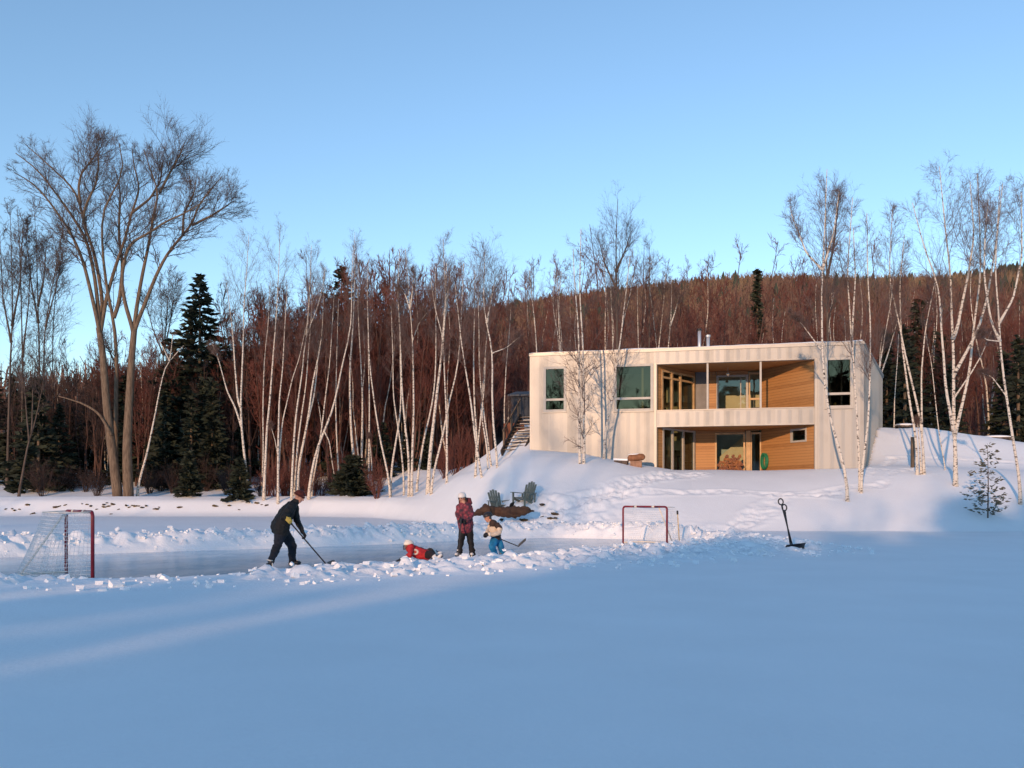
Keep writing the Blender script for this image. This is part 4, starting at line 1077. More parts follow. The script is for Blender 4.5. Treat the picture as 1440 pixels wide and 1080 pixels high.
    def at(px, line):
        """point on a plan line under a photo column"""
        (x0, y0), (x1, y1) = line
        a = (px - CX) / F; p0 = HL + x0 * HU + y0 * HW; e = (x1 - x0) * HU + (y1 - y0) * HW
        t = (a * p0[1] - p0[0]) / (e[0] - a * e[1])
        return np.array([x0 + t * (x1 - x0), y0 + t * (y1 - y0)])
    LN_L = ((uL0, T + .01), (uL1, WB)); LN_B = ((uL1, WB), (uR1, WB)); LN_R = ((uR1, WB), (uR0, T + .01))
    def panel(mb, line, p0, p1, z0, z1, th=.10, m=0, push=0.0):
        A, Bq = at(p0, line), at(p1, line)
        e = Bq - A; e /= np.linalg.norm(e); nr = np.array([-e[1], e[0]])
        q = [A - nr * push, Bq - nr * push, Bq + nr * (th - push), A + nr * (th - push)]
        mb.add([(*k, z0) for k in q] + [(*k, z1) for k in q], [[0, 3, 2, 1], [4, 5, 6, 7], [0, 1, 5, 4], [1, 2, 6, 5], [2, 3, 7, 6], [3, 0, 4, 7]], None, m)
    def pane(parent, line, p0, p1, z0, z1, dep=.05):
        A, Bq = at(p0, line), at(p1, line)
        e = Bq - A; e /= np.linalg.norm(e); nr = np.array([-e[1], e[0]]) * dep
        MB().add([(*(A + nr), z0), (*(Bq + nr), z0), (*(Bq + nr), z1), (*(A + nr), z1)], [[0, 1, 2, 3]]).build("pane", M_CLEAR, parent)
    def glazing(name, line, pxs, z0, z1, bars=(), fm=M_FRAMEW, t=.9):
        fr = MB()
        for p in pxs: panel(fr, line, p - t, p + t, z0, z1, .12, 0, .03)
        for p0, p1, za, zb in [(pxs[0] + t, pxs[-1] - t, z0, z0 + .09), (pxs[0] + t, pxs[-1] - t, z1 - .09, z1)] + list(bars):
            panel(fr, line, p0, p1, za, zb, .10, 0, .02)
        o = fr.build(name, fm, H)
        for a, b in zip(pxs[:-1], pxs[1:]): pane(o, line, a + t, b - t, z0 + .09, z1 - .09)
        return o
    # upper storey
    c = MB()
    panel(c, LN_L, 924.5, 930.2, zf_u, zc_u)
    panel(c, LN_B, 997.2, 1007.2, zf_u, zc_u); 
    panel(c, LN_B, 1008, 1052, hz(527.5, 1030, WB) + .02, zc_u)
    panel(c, LN_L, 930.2, 977, hz(519, 930, .4), zc_u)
    panel(c, LN_R, 1070.5, 1144.6, zf_u, zc_u)
    c.build("balcony_wall", M_CEDAR, H)
    c = MB(); panel(c, LN_B, 978.3, 997.2, zf_u, zc_u); c.build("grey_panel", M_GREY, H)
    zt_l = hz(519, 930, .4)
    glazing("balcony_window", LN_L, [931.2, 945, 957, 976], zf_u, zt_l, [(932.2, 975, hz(531.5, 945, 1.2) - .06, hz(531.5, 945, 1.2) + .04)])
    zd = hz(527.5, 1030, WB)
    d = glazing("balcony_door", LN_B, [1009, 1050.6], zf_u, zd, [], M_FRAME, 1.6)
    fr = MB(); panel(fr, LN_B, 1041, 1042.2, zf_u + .09, zd - .09, .05); fr.build("door_leaf", M_FRAME, d)
    glazing("balcony_window", LN_B, [1054, 1069.5], zf_u, zc_u - .1, [(1055, 1068.5, hz(561, 1060, WB) - .05, hz(561, 1060, WB) + .05)])
    # lower storey
    c = MB()
    panel(c, LN_L, 924.5, 931.6, zf_l, zc_l); c.build("terrace_wall", M_CEDAR, H); c = MB(); panel(c, LN_B, 978.4, 1005.6, zf_l, zc_l)
    panel(c, LN_B, 1005.6, 1047, hz(608.5, 1025, WB) + .02, zc_l)
    A_, z_a, z_b = LN_R, hz(621.6, 1122, 1), hz(602.4, 1122, 1)
    panel(c, LN_R, 1070.5, 1112, zf_l, zc_l); panel(c, LN_R, 1134.4, 1144.6, zf_l, zc_l); panel(c, LN_R, 1112, 1134.4, zf_l, z_a); panel(c, LN_R, 1112, 1134.4, z_b, zc_l)
    c.build("terrace_wall", M_CEDAR, H)
    glazing("terrace_door", LN_L, [932.6, 946, 961, 976.5], zf_l, hz(602.8, 950, 1.5) , [], M_FRAME)
    glazing("terrace_door", LN_B, [1006.6, 1046.6], zf_l, hz(608.5, 1025, WB), [], M_FRAMEW, 1.3)
    c = MB(); panel(c, LN_B, 1049.2, 1055.2, zf_l, zc_l - .03, .10, 0, .04); c.build("wood_post", M_FRAMEW, H)
    glazing("terrace_window", LN_B, [1056.4, 1069.4], zf_l, zc_l - .12, [], M_FRAMEW)
    glazing("small_window", LN_R, [1112.8, 1133.6], z_a, z_b, [], M_FRAME)
    # floors and ceilings of the recess
    dk = MB()
    pl = [(ru0 + .003, T), (ru1 - .003, T), (uR1, WB), (uL1, WB)]
    def slab(mb, z0, z1, m=0):
        mb.add([(*k, z0) for k in pl] + [(*k, z1) for k in pl], [[0, 3, 2, 1], [4, 5, 6, 7], [0, 1, 5, 4], [1, 2, 6, 5], [2, 3, 7, 6], [3, 0, 4, 7]], None, m)
    slab(dk, zc_l + .003, zf_u - .003); dk.build("balcony_floor", M_CEDAR, H)
    dk = MB(); slab(dk, zc_u + .003, zc_u + .12); dk.build("balcony_ceiling", M_CEDAR, H)
    dk = MB(); slab(dk, zf_l - .3, zf_l - .004); dk.build("terrace", M_CONC, H)
    # parapet cap and the two slim posts
    c = MB(); c.box((ru0 + .004, -.04, rz_p + .003), (ru1 - .004, T + .03, rz_p + .045)); c.build("parapet_cap", M_TRIM, H)
    for px in (995, 1069.6):
        u = hu(px, .14)
        MB().box((u - .045, .10, rz_p + .047), (u + .045, .19, rz_t - .003)).build("post", M_FRAME, H)
    for px in (921.6, 1147.6):
        u = hu(px); MB().box((u - .05, -.055, B), (u + .05, -.004, rz_t + .05)).build("corner_trim", M_TRIM, H)
    # pendant under the balcony ceiling
    u = hu(1023.6, 2.0); l = MB().tubes([[(u, 2.0, zc_u), (u, 2.0, zc_u - .28)]], [[.012, .012]], 6); l.ball((u, 2.0, zc_u - .34), .085)
    l.build("ceiling_light", M_FRAME, H, True)
    # rooms behind the glass
    r = MB(); W2 = 7.2
    r.box((.32, W2, B), (HLEN - .3, W2 + .1, ZT - .2))
    r.box((uL1 - .2, 5.6, zf_u), (uR1 + .89, 5.7, ZT - .2)); r.box((uL1 - 2.6, T + .02, zf_l), (uL1 - 2.5, W2 - .01, ZT - .2)); r.box((uR1 + .9, WB + .14, zf_l), (uR1 + 1.0, W2 - .01, ZT - .2))
    r.build("interior_wall", M_INT, H)
    q0, q1 = hu(1006, 4.4), hu(1049, 4.4); r = MB()
    r.add([(q0, 4.4, zf_l), (q1, 4.4, zf_l), (q1, 4.4, zf_l + 1.95), (q1 - .15, 4.4, zf_l + 1.95), (q0, 4.4, zf_l + .7)] + [(q0, 4.5, zf_l), (q1, 4.5, zf_l), (q1, 4.5, zf_l + 1.95), (q1 - .15, 4.5, zf_l + 1.95), (q0, 4.5, zf_l + .7)],
          [[0, 1, 2, 4], [5, 9, 7, 6], [4, 3, 8, 9], [3, 2, 7, 8], [0, 4, 9, 5], [1, 6, 7, 2]], [[2, 3, 4], [9, 8, 7]])
    r.build("stair_wall", M_INT, H)
    M_CAB = mat("cream_cupboard", (.78, .70, .48), .8, .06, 2)
    for zf, tall in ((zf_u, 2.25), (zf_l, 2.0)):
        r = MB(); a, b = hu(936, 4.0), hu(979, 4.0); n = 4
        for k in range(n):
            x0, x1 = a + (b - a) * k / n + .04, a + (b - a) * (k + 1) / n - .04
            r.box((x0, 4.0, zf + .12), (x1, 4.3, zf + tall * (.42 if k % 2 else .5))); r.box((x0, 4.05, zf + tall * .62), (x1, 4.3, zf + tall * (.98 - .1 * (k % 3))))
        r.build("cupboard", M_CAB, H)
    r = MB(); r.box((q0 - .4, 4.9, zf_l), (q1 + .5, 5.0, zc_l - .05)); r.build("sky_reflection_panel", mat("painted_sky_reflection", (.42, .52, .52), .9, .06, 2), H)  # added panel, its pale blue stands in for sky reflected in the door
    r = MB(); r.box((.32, T + .01, zc_l - .02), (uL0 - .05, W2 - .01, zf_u - .01)); r.box((uL1 + .13, WB + .13, zc_l - .02), (uR1 - .05, W2 - .01, zf_u - .01))
    r.box((uR0 + .05, T + .01, zc_l - .02), (HLEN - .1, W2 - .01, zf_u - .01)); r.box((uL1, WB + .13, zf_l - .1), (uR1, W2 - .01, zf_l + .005))
    r.build("interior_floor", M_INTF, H)
    r = MB()
    for (u0, w0, z0, su, sw, sz) in ((hu(885), 1.2, zf_u, 1.3, .6, .9), (hu(893), 2.6, zf_u + .9, 1.4, .1, .7), (hu(772), 1.5, zf_u, .9, .5, .8), (hu(1172), 1.6, zf_u, .8, .4, .75), (hu(958, 4.6), 4.6, zf_u, 1.2, .5, .8), (hu(950, 3.0), 3.2, zf_l, .5, .4, .9), (hu(958, 3.6), 3.8, zf_l, .8, .4, .6), (hu(1060, 4.5), 4.6, zf_u, .5, .4, 1.1)):
        r.box((u0, w0, z0), (u0 + su, w0 + sw, z0 + .06 + .0 * sz)); r.box((u0 + .05, w0 + .05, z0 + sz - .06), (u0 + su - .05, w0 + sw - .05, z0 + sz))
        r.box((u0 + .07, w0 + .07, z0 + .061), (u0 + .15, w0 + sw - .07, z0 + sz - .061)); r.box((u0 + su - .15, w0 + .07, z0 + .061), (u0 + su - .07, w0 + sw - .07, z0 + sz - .061))
    r.build("furniture", M_DARK, H)
    def to_world(u, w, z): 
        p = HL + u * HU + w * HW; return np.array([p[0], p[1], Z0 + z])
    # firewood stacked before the glass door
    rng = np.random.default_rng(6); lm = []
    for k in range(4):
        b = MB(); a = np.arange(9) / 9 * 2 * np.pi; rr = .085 * (1 + .22 * rng.normal(size=9) * .6)
        ring = np.stack([np.cos(a) * rr, np.sin(a) * rr], -1)
        v = [(x, -.2, z) for x, z in ring * .97] + [(x, -.19, z) for x, z in ring] + [(x, .2, z) for x, z in ring] + [(0, -.2, 0), (0, .2, 0)]
        b.add(v, [[s * 9 + i, s * 9 + (i + 1) % 9, (s + 1) * 9 + (i + 1) % 9, (s + 1) * 9 + i] for s in range(2) for i in range(9)], [[(i + 1) % 9, i, 27] for i in range(9)] + [[18 + i, 18 + (i + 1) % 9, 28] for i in range(9)])
        lm.append(b.mesh("firewood_log", mat("split_wood_%s" % "abcd"[k], (.20 + .03 * k, .085 + .012 * k, .05), .9, .35, 14)))
    ua, ub = hu(1008.5, 3.0), hu(1045, 3.0); base = zf_l
    row = 0; y = base + .085
    while row < 6:
        nlog = 8 - (row % 2); cols = [c for c in range(nlog)]
        for cidx in cols:
            u = ua + .09 + (row % 2) * .085 + cidx * (ub - ua - .18) / 7.0
            if row >= 4 and (cidx < 2 or cidx > 6): continue
            if row == 5 and cidx % 2: continue
            o = bpy.data.objects.new("firewood_log", lm[rng.integers(4)]); C.objects.link(o)
            o.location = to_world(u, 3.02 + rng.uniform(-.04, .04), y + rng.uniform(-.01, .01)); o.rotation_euler = (0, rng.uniform(0, 6.28), ROT)
            tag(o, "split log in the brown firewood stack before the glass terrace door", "log", "firewood stacked on the terrace")
        row += 1; y += .15
    # green hose hanging on the cedar wall
    A = at(1078, LN_R); hb = MB(); e = np.array([uR0 - uR1, T + .01 - WB]); e /= np.linalg.norm(e); nr = np.array([-e[1], e[0]])
    zc = (hz(637.5, 1078, 2) + hz(658, 1078, 2)) / 2
    for k in range(9):
        a = np.linspace(0, 2 * np.pi, 29); R1 = .19 + .012 * (k % 4); R2 = .36 + .02 * (k % 3)
        q = A - nr * (.06 + .02 * k) + 0
        pts = [(*(q + e * math.cos(t) * R1 + e * .02 * math.sin(k * 2.1)), zc + math.sin(t) * R2 + .03 * math.sin(k * 1.7)) for t in a]
        hb.tube([to_world(*p) for p in pts], .022, 6, 0, False)
    o = hb.build("garden_hose", mat("green_hose", (0.02, 0.23, 0.12), .5, .2, 5), None, True)
    tag(o, "coiled bright green hose hanging on the cedar terrace wall", "hose")
    return to_world
TOW = house()
# ------------------------------------------------------------------ things round the house
def around_house():
    # outside stairs at the left end
    base = P(722, 640, 46.6); base[2] = g(base[0], base[1])
    S = thing("outdoor_stairs", "dark wooden outdoor stairs climbing the snowy slope beside the house", "stairs", base, ROT - .12)
    st = MB(); n = 10; run, rise = .30, .215
    for sx in (-.62, .62): st.bar((sx, -.1, -.15), (sx, n * run, n * rise - .1), .09, .32)
    st.build("stringer", mat("dark_timber", (.035, .026, .022), .8, .3, 4), S)
    td = MB(); sn = MB()
    for k in range(n):
        td.box((-.57, k * run, k * rise + .02), (.57, k * run + .27, k * rise + .06))
        sn.box((-.5 + .1 * (k % 3), k * run + .10, k * rise + .061), (.1 + .12 * (k % 4), k * run + .24, k * rise + .075 + .01 * (k % 3)))
    td.build("tread", M_BARKG, S); sn.build("tread_snow", M_SNOW, S)
    hr = MB()
    for k in (1, 5, 9): hr.box((-.70, k * run, k * rise - .1), (-.62, k * run + .08, k * rise + .95))
    hr.bar((-.66, .2, 1.05), (-.66, n * run, n * rise + .83), .06, .08); hr.build("handrail", M_BARKD, S)
    # rusty boarded fence by the stairs
    f = P(716, 605, 49.2); z = g(f[0], f[1])
    fb = MB()
    for k in range(9): fb.box((k * .13, 0, -.3), (k * .13 + .122, .03, .95 + .02 * (k % 3)))
    fb.box((0, .031, .15), (1.16, .07, .23)); fb.box((0, .031, .7), (1.16, .07, .78))
    o = fb.build("board_fence", mat("rusty_boards", (.17, .062, .035), .85, .3, 3)); o.location = (f[0] - .3, f[1], z); o.rotation_euler = (0, 0, .15)
    tag(o, "short rusty brown board fence at the head of the stairs", "fence")
    # slate grey shed behind
    s = P(731, 592, 52.5); z = g(s[0], s[1])
    R = thing("garden_shed", "dark slate grey shed half hidden behind the left end of the house", "shed", (s[0], s[1], z), -.2)
    b = MB(); b.box((-.55, 0, -.3), (2.2, 2.2, 1.75))
    for k in range(13): b.box((-.55 + k * .21, -.018, -.25), (-.55 + k * .21 + .19, -.002, 1.74))
    b.build("wall", mat("slate_boards", (.035, .042, .055), .8, .2, 3), R)
    r = MB(); r.add([(-.7, -.2, 1.76), (2.3, -.2, 1.76), (2.3, 2.4, 2.25), (-.7, 2.4, 2.25), (-.7, -.2, 1.86), (2.3, -.2, 1.86), (2.3, 2.4, 2.35), (-.7, 2.4, 2.35)], [[0, 3, 2, 1], [4, 5, 6, 7], [0, 1, 5, 4], [1, 2, 6, 5], [2, 3, 7, 6], [3, 0, 4, 7]])
    r.build("roof", mat("shed_roof", (.06, .065, .075), .7, .2, 3), R)
    # thick log on blocks against the metal wall
    p = hit(893, 655.5, 36); lg = thing("log_bench", "short thick brown log resting on a block by the metal wall", "log", (p[0] + .05, p[1] - .1, p[2]), ROT)
    mb = MB(); nseg = 12
    t = np.linspace(-.42, .42, nseg); rr = .17 * (1 - .9 * (np.abs(t) / .42) ** 8)
    mb.tube(np.stack([t, 0 * t, .40 + .02 * np.sin(t * 5)], -1), np.maximum(rr, .05), 14)
    mb.build("log", mat("stripped_log", (.24, .105, .05), .8, .25, 5), lg, True)
    bk = MB(); bk.box((-.28, -.13, -.2), (.26, .13, .235)); bk.build("block", mat("block_wood", (.30, .17, .11), .85, .2, 6), lg)
    s2 = MB(); s2.ball((-.05, .03, .545), (.36, .12, .045), nu=16, nv=8); s2.build("snow_cap", M_SNOW, lg, True)
    q = hit(876, 652.5, 36)
    pb = MB(); pb.box((-.42, -.10, -.1), (.25, .12, .16)); pb.box((-.44, -.12, .162), (.27, .14, .25), 1)
    o = pb.build("timber_offcut", [M_BARKG, M_SNOW]); o.location = (q[0], q[1] + .1, q[2]); o.rotation_euler = (0, .06, ROT - .25)
    tag(o, "grey snow-topped timber offcut lying left of the thick log", "timber")
    # on the snow mound to the right
    for nm, px, py, d, w, h, lab in (("snowy_bench", 1402, 621, 51.5, 1.55, .48, "dark wooden bench under a slab of snow at the right end of the mound"), ("snowy_bench", 1273, 612, 51, 1.1, .30, "low dark bench nearly buried behind the mound beside the birch cluster")):
        x = (px - CX) / F * d; z = max(g(x, d), CAM_Z + (HY - py) / F * d - h)
        R = thing(nm, lab, "bench", (x, d, z), -.1)
        m = MB(); m.box((-w / 2, -.3, h - .10), (w / 2, .3, h)); m.build("seat", M_BARKG, R)
        for sx in (-w / 2 + .1, w / 2 - .2):
            m = MB(); m.box((sx, -.28, -.5), (sx + .1, .28, h - .102)); m.build("leg", M_BARKG, R)
        m = MB(); m.ball((0, 0, h + .03), (w / 2 + .03, .33, .10), nu=18, nv=8); m.build("snow_cap", M_SNOW, R, True)
    d = 41.5; x = (1283.5 - CX) / F * d; z = g(x, d)
    m = MB(); m.box((-.07, -.07, -.3), (.07, .07, CAM_Z + (HY - 614) / F * d - z)); zz = CAM_Z + (HY - 614) / F * d - z
    R = thing("marker_post", "brown wooden post with a cap of snow among the birch cluster stems", "post", (x, d, z))
    m.build("post", M_BARKD, R); k = MB(); k.ball((0, 0, zz + .03), (.12, .12, .07)); k.build("snow_cap", M_SNOW, R, True)
around_house()

M_CHAIR = mat("grey_green_paint", (.135, .155, .13), .6, .15, 4)
def adirondack(label, px, py, d, face):
    x = (px - CX) / F * d; z = g(x, d) - .10
    R = thing("garden_chair", label, "chair", (x, d, z), face, "two garden chairs by the fire pit")
    # local: sitter looks along -y
    s = MB()
    for k in range(6):
        y = -.30 + k * .095; zz = .36 - .13 * (k / 5)
        s.bar((-.27, y, zz), (.27, y, zz), .085, .022)
    s.build("seat", M_CHAIR, R)
    b = MB()
    for k, h in zip(range(-2, 3), (.70, .79, .83, .79, .70)):
        b.bar((k * .103, .20, .20), (k * .128, .20 + h * .38, .20 + h), .098, .022, up=(0, 1, .2))
    b.bar((-.28, .255, .30), (.28, .255, .30), .03, .07); b.bar((-.27, .415, .70), (.27, .415, .70), .03, .07)
    b.build("backrest", M_CHAIR, R)
    for sx in (-1, 1):
        a = MB(); a.bar((sx * .36, -.40, .57), (sx * .36, .34, .53), .13, .025); a.build("arm", M_CHAIR, R)
        l = MB(); l.bar((sx * .32, -.33, -.12), (sx * .32, -.33, .555), .028, .10, up=(0, 1, 0)); l.build("leg", M_CHAIR, R)
        l = MB(); l.bar((sx * .285, -.36, .33), (sx * .285, .50, .0), .028, .10); l.bar((sx * .35, .27, .12), (sx * .35, .30, .51), .028, .07, up=(0, 1, 0)); l.build("leg", M_CHAIR, R)
adirondack("grey-green slatted garden chair below the white birches, turned to the right", 702, 706, 38.2, math.radians(33))
adirondack("grey-green slatted garden chair standing alone on the snow, turned to the left", 737, 708, 37.4, math.radians(-42))

def fire_log():
    d = 35.6
    x = (706 - CX) / F * d; y = d; z = g(x, y)
    mb = MB()
    px = [663, 672, 682, 694, 706, 716, 724, 733, 741, 746]
    top = [724.5, 716, 710.5, 711.5, 713.5, 712.2, 711.8, 712.6, 711.8, 716]
    bot = [726, 726, 725.5, 725.5, 727, 727.5, 727.8, 726, 722.5, 721]
    q = []; r = []
    for a, t, b in zip(px, top, bot):
        c = P(a, (t + b) / 2, d + .25 * math.sin(a * .11)); q.append(c - [x, y, z]); r.append((b - t) / 2 / F * d)
    q = np.array(q); n = 40
    t0 = np.linspace(0, 1, len(q)); t1 = np.linspace(0, 1, n)
    q = np.stack([np.interp(t1, t0, q[:, k]) for k in range(3)], -1); r = np.interp(t1, t0, r) * (1 + .10 * np.random.default_rng(3).normal(size=n))
    mb.tube(q, r, 16)
    v = mb.v[0]
    v += .05 * np.stack([fbm(v[:, 0] * 5 + v[:, 2] * 7, v[:, 1] * 6 + k * 9, 3) for k in range(3)], -1)
    R = thing("fallen_log", "long rough brown log lying in trampled snow below the garden chairs", "log", (x, y, z))
    mb.build("trunk", mat("rotten_wood", (.075, .034, .020), .9, scale=2.2, stretch=(1, 3, 3), col2=(.15, .072, .038), bump=.8), R, True)
    s = MB(); p = P(719.5, 711, d - .1) - [x, y, z]
    s.tube([p + [-.02, 0, -.1], p + [0, 0, .06], p + [.05, 0, .12]], [.10, .07, .03], 7); s.tube([p + [.05, 0, 0], p + [.10, 0, .15]], [.04, .02], 6)
    s.build("branch_stub", mat("charred_wood", (.02, .014, .012), .9, .3, 6), R, True)
fire_log()

def stones():
    rng = np.random.default_rng(17); ms = []
    for k in range(4):
        b = MB(); b.ball((0, 0, 0), (.22, .17, .11), nu=10, nv=7, fn=lambda v: v * (1 + .35 * rng.normal(size=(len(v), 1)) * .6))
        ms.append(b.mesh("stone", mat("dark_stone_%s" % "abcd"[k], (.05 + .02 * k, .038 + .012 * k, .03), .95, .4, 6), True))
    z4 = [(525, 182), (540, 172), (552, 190), (530, 196), (640, 188), (655, 196), (668, 186), (685, 192), (700, 190), (722, 196), (740, 190), (790, 204), (805, 196), (330, 186), (302, 188), (285, 196), (440, 180), (460, 190), (415, 176), (30, 206), (62, 204), (75, 210), (140, 184), (98, 205), (165, 226), (910, 196), (562, 228), (1090, 190), (1160, 188), (1210, 210), (1325, 182), (1350, 186), (1300, 176), (600, 205), (575, 182), (490, 204)]
    for zx, zy in z4:
        px, py = zx / 3.6, 660 + zy / 3.6
        p = hit(px, py, 45)
        o = bpy.data.objects.new("stone", ms[rng.integers(4)]); C.objects.link(o)
        s = rng.uniform(.25, .72); o.location = (p[0], p[1], p[2] + .02); o.scale = (s * 1.5, s, s); o.rotation_euler = (rng.uniform(-.3, .3), rng.uniform(-.3, .3), rng.uniform(0, 6.28))
        tag(o, "dark stone poking through the snow of the left pond bank", "stone", "stones along the left pond bank")
    for px, py in ((731.5, 733.4), (737, 733.2), (706, 733.2), (746, 721), (764, 731), (774, 730.8), (781, 732.2), (780, 726), (762, 713)):
        p = hit(px, py, 30)
        o = bpy.data.objects.new("bark_chunk", ms[rng.integers(4)]); C.objects.link(o)
        s = rng.uniform(.25, .55); o.location = (p[0], p[1], p[2] + .05); o.scale = (s * 1.4, s, s); o.rotation_euler = (0, 0, rng.uniform(0, 6.28))
        tag(o, "dark chunk of bark scattered on the trampled snow by the log", "bark chunk", "bark chunks scattered by the log")
stones()

# ------------------------------------------------------------------ the rink's things
M_MAROON = mat("red_steel", (.20, .016, .030), .4, .2, 5)
M_WHITEP = mat("white_steel", (.74, .68, .58), .5, .08, 5)
M_NET = mat("net_cord", (.80, .80, .80), .9, .05, 5)
E_W = np.array([-.64, .77]); E_B = np.array([-.77, -.64])
def goal(label, near, back, extra):
    """near: foot of the post nearer the camera; local x along the mouth, y backwards"""
    W, Hh, TD, BD = 1.83, 1.22, .42, .86
    ang = math.atan2(E_W[1], E_W[0])
    R = thing("hockey_goal", label, "hockey goal", (near[0], near[1], 0.0), ang)
    sg = 1 if back == 1 else -1      # y side of the net
    def L(x, y, z): return (x, sg * y, z)
    r = .032
    c = MB()
    arc = lambda x0, s: [L(x0 + s * .09 * (1 - math.cos(a)), 0, Hh - r - .09 + .09 * math.sin(a)) for a in np.linspace(0, math.pi / 2, 5)]
    c.tube([L(0, 0, 0)] + arc(0, 1) + [L(W * .25, 0, Hh - r)], r, 10); c.build("post", M_MAROON, R, True)
    c = MB(); c.tube([L(W, 0, 0)] + arc(W, -1) + [L(W * .75, 0, Hh - r)], r, 10); c.build("post", M_MAROON, R, True)
    c = MB(); c.tube([L(W * .25, 0, Hh - r), L(W * .75, 0, Hh - r)], r * 1.03, 10); c.build("crossbar", M_MAROON, R, True)
    for a, b in ((.27, .33), (.67, .73)):
        c = MB(); c.tube([L(W * a, 0, Hh - r), L(W * b, 0, Hh - r)], r * 1.12, 10); c.build("white_band", M_WHITEP, R, True)
    f = MB()
    f.tube([L(.02, 0, .03), L(.02, BD * .8, .03), L(.2, BD, .03), L(W - .2, BD, .03), L(W - .02, BD * .8, .03), L(W - .02, 0, .03)], .02, 8)
    f.build("base_frame", M_WHITEP, R, True)
    f = MB(); f.tube([L(.04, 0, Hh - .03), L(.06, TD, Hh - .05), L(W - .06, TD, Hh - .05), L(W - .04, 0, Hh - .03)], .012, 6); f.build("top_frame", M_WHITEP, R, True)
    for x in extra:
        f = MB(); f.tube([L(x, .02, Hh - .04), L(x + (.1 if x < 1 else -.1), BD * .93, .04)], .02, 8); f.build("brace", M_WHITEP, R, True)
    # net: cords knotted into a sagging mesh
    paths = []
    def sheet(fn, nu, nv):
        U = np.linspace(0, 1, nu); V = np.linspace(0, 1, nv); m = 9
        for u in U: paths.append([fn(u, t) for t in np.linspace(0, 1, m)])
        for v in V: paths.append([fn(t, v) for t in np.linspace(0, 1, m)])
    sag = lambda u, v: .07 * math.sin(math.pi * u) * math.sin(math.pi * v)
    sheet(lambda u, v: L(.05 + u * (W - .1), TD + (BD - TD) * v ** 1.2 + sag(u, v), (Hh - .05) * (1 - v) + .03 * v), 26, 18)
    sheet(lambda u, v: L(.05 + u * (W - .1), TD * v, Hh - .04 - sag(u, v) * .6), 26, 7)
    for x in (.04, W - .04):
        sheet(lambda u, v: L(x, u * (TD + (BD - TD) * v ** 1.2), (Hh - .05) * (1 - v) + .03 * v), 10, 18)
    pa = np.array(paths)
    n = MB(); n.tubes(pa, np.full(pa.shape[:2], .0032), 3); n.build("net", M_NET, R)
goal("red-posted hockey goal with white net at the left end of the rink, seen side on", np.array([-7.36, 15.6]), 1, (1.78,))
goal("red-framed hockey goal at the far right end of the rink, seen from the front", np.array([4.76, 27.3]), -1, (.35,))

M_STICK = mat("stick_shaft", (.022, .020, .020), .45, .3, 8)
M_BLADE = mat("stick_blade", (.10, .095, .09), .6, .3, 8)
M_WOODS = mat("pale_wood", (.52, .40, .25), .6, .15, 5)
def hockey_stick(label, top, heel, tip, shaft=M_STICK, blade=M_BLADE, curl=0.0):
    top, heel, tip = map(np.array, (top, heel, tip))
    R = thing("hockey_stick", label, "hockey stick", heel)
    s = MB(); s.bar(heel - heel, top - heel, .022, .032, up=(0, 1, 0)); s.build("shaft", shaft, R)
    t = (top - heel) / np.linalg.norm(top - heel)
    g_ = MB(); g_.tube([top - heel - t * .16, top - heel - t * .15, top - heel + t * .005, top - heel + t * .012], [.017, .021, .021, .012], 8); g_.build("grip", M_BLACK, R)
    b = MB(); n = 7; c = tip - heel; up = np.array([0, 0, 1.0]); sd = np.cross(c, up); sd /= np.linalg.norm(sd) + 1e-9
    P0 = [c * k / (n - 1) + up * .03 * (0.5 + .5 * math.sin(k / (n - 1) * 1.5)) + sd * curl * (k / (n - 1)) ** 2 for k in range(n)]
    v = []
    for k, p in enumerate(P0):
        h = .036 if 0 < k < n - 1 else .026
        for dx, dz in ((-.007, -h), (.007, -h), (.007, h), (-.007, h)): v.append(p + sd * dx + up * dz)
    q = [[k * 4 + i, k * 4 + (i + 1) % 4, k * 4 + 4 + (i + 1) % 4, k * 4 + 4 + i] for k in range(n - 1) for i in range(4)] + [[3, 2, 1, 0], [(n - 1) * 4 + i for i in range(4)]]
    b.add(v, q); b.build("blade", blade, R)

# stick standing upright in the snow by the right goal
def upright():
    p = hit(955.5, 770, 20); d = p[1]
    d = 25.5
    a, b = P(956, 773, d), P(952.5, 718, d)
    R = thing("wooden_pole", "thin pale pole with a dark top stuck upright in snow by the right goal", "pole", (a[0], a[1], 0.0))
    o = np.array([a[0], a[1], 0]); t = b - a
    m = MB(); m.bar(a - o - t * .1, a - o + t * .9, .03, .035, up=(0, 1, 0)); m.build("shaft", M_WOODS, R)
    m = MB(); m.tube([a - o + t * .9, a - o + t * .91, a - o + t * .995, b - o], [.020, .028, .028, .018], 8); m.build("grip", M_BLACK, R, True)
upright()

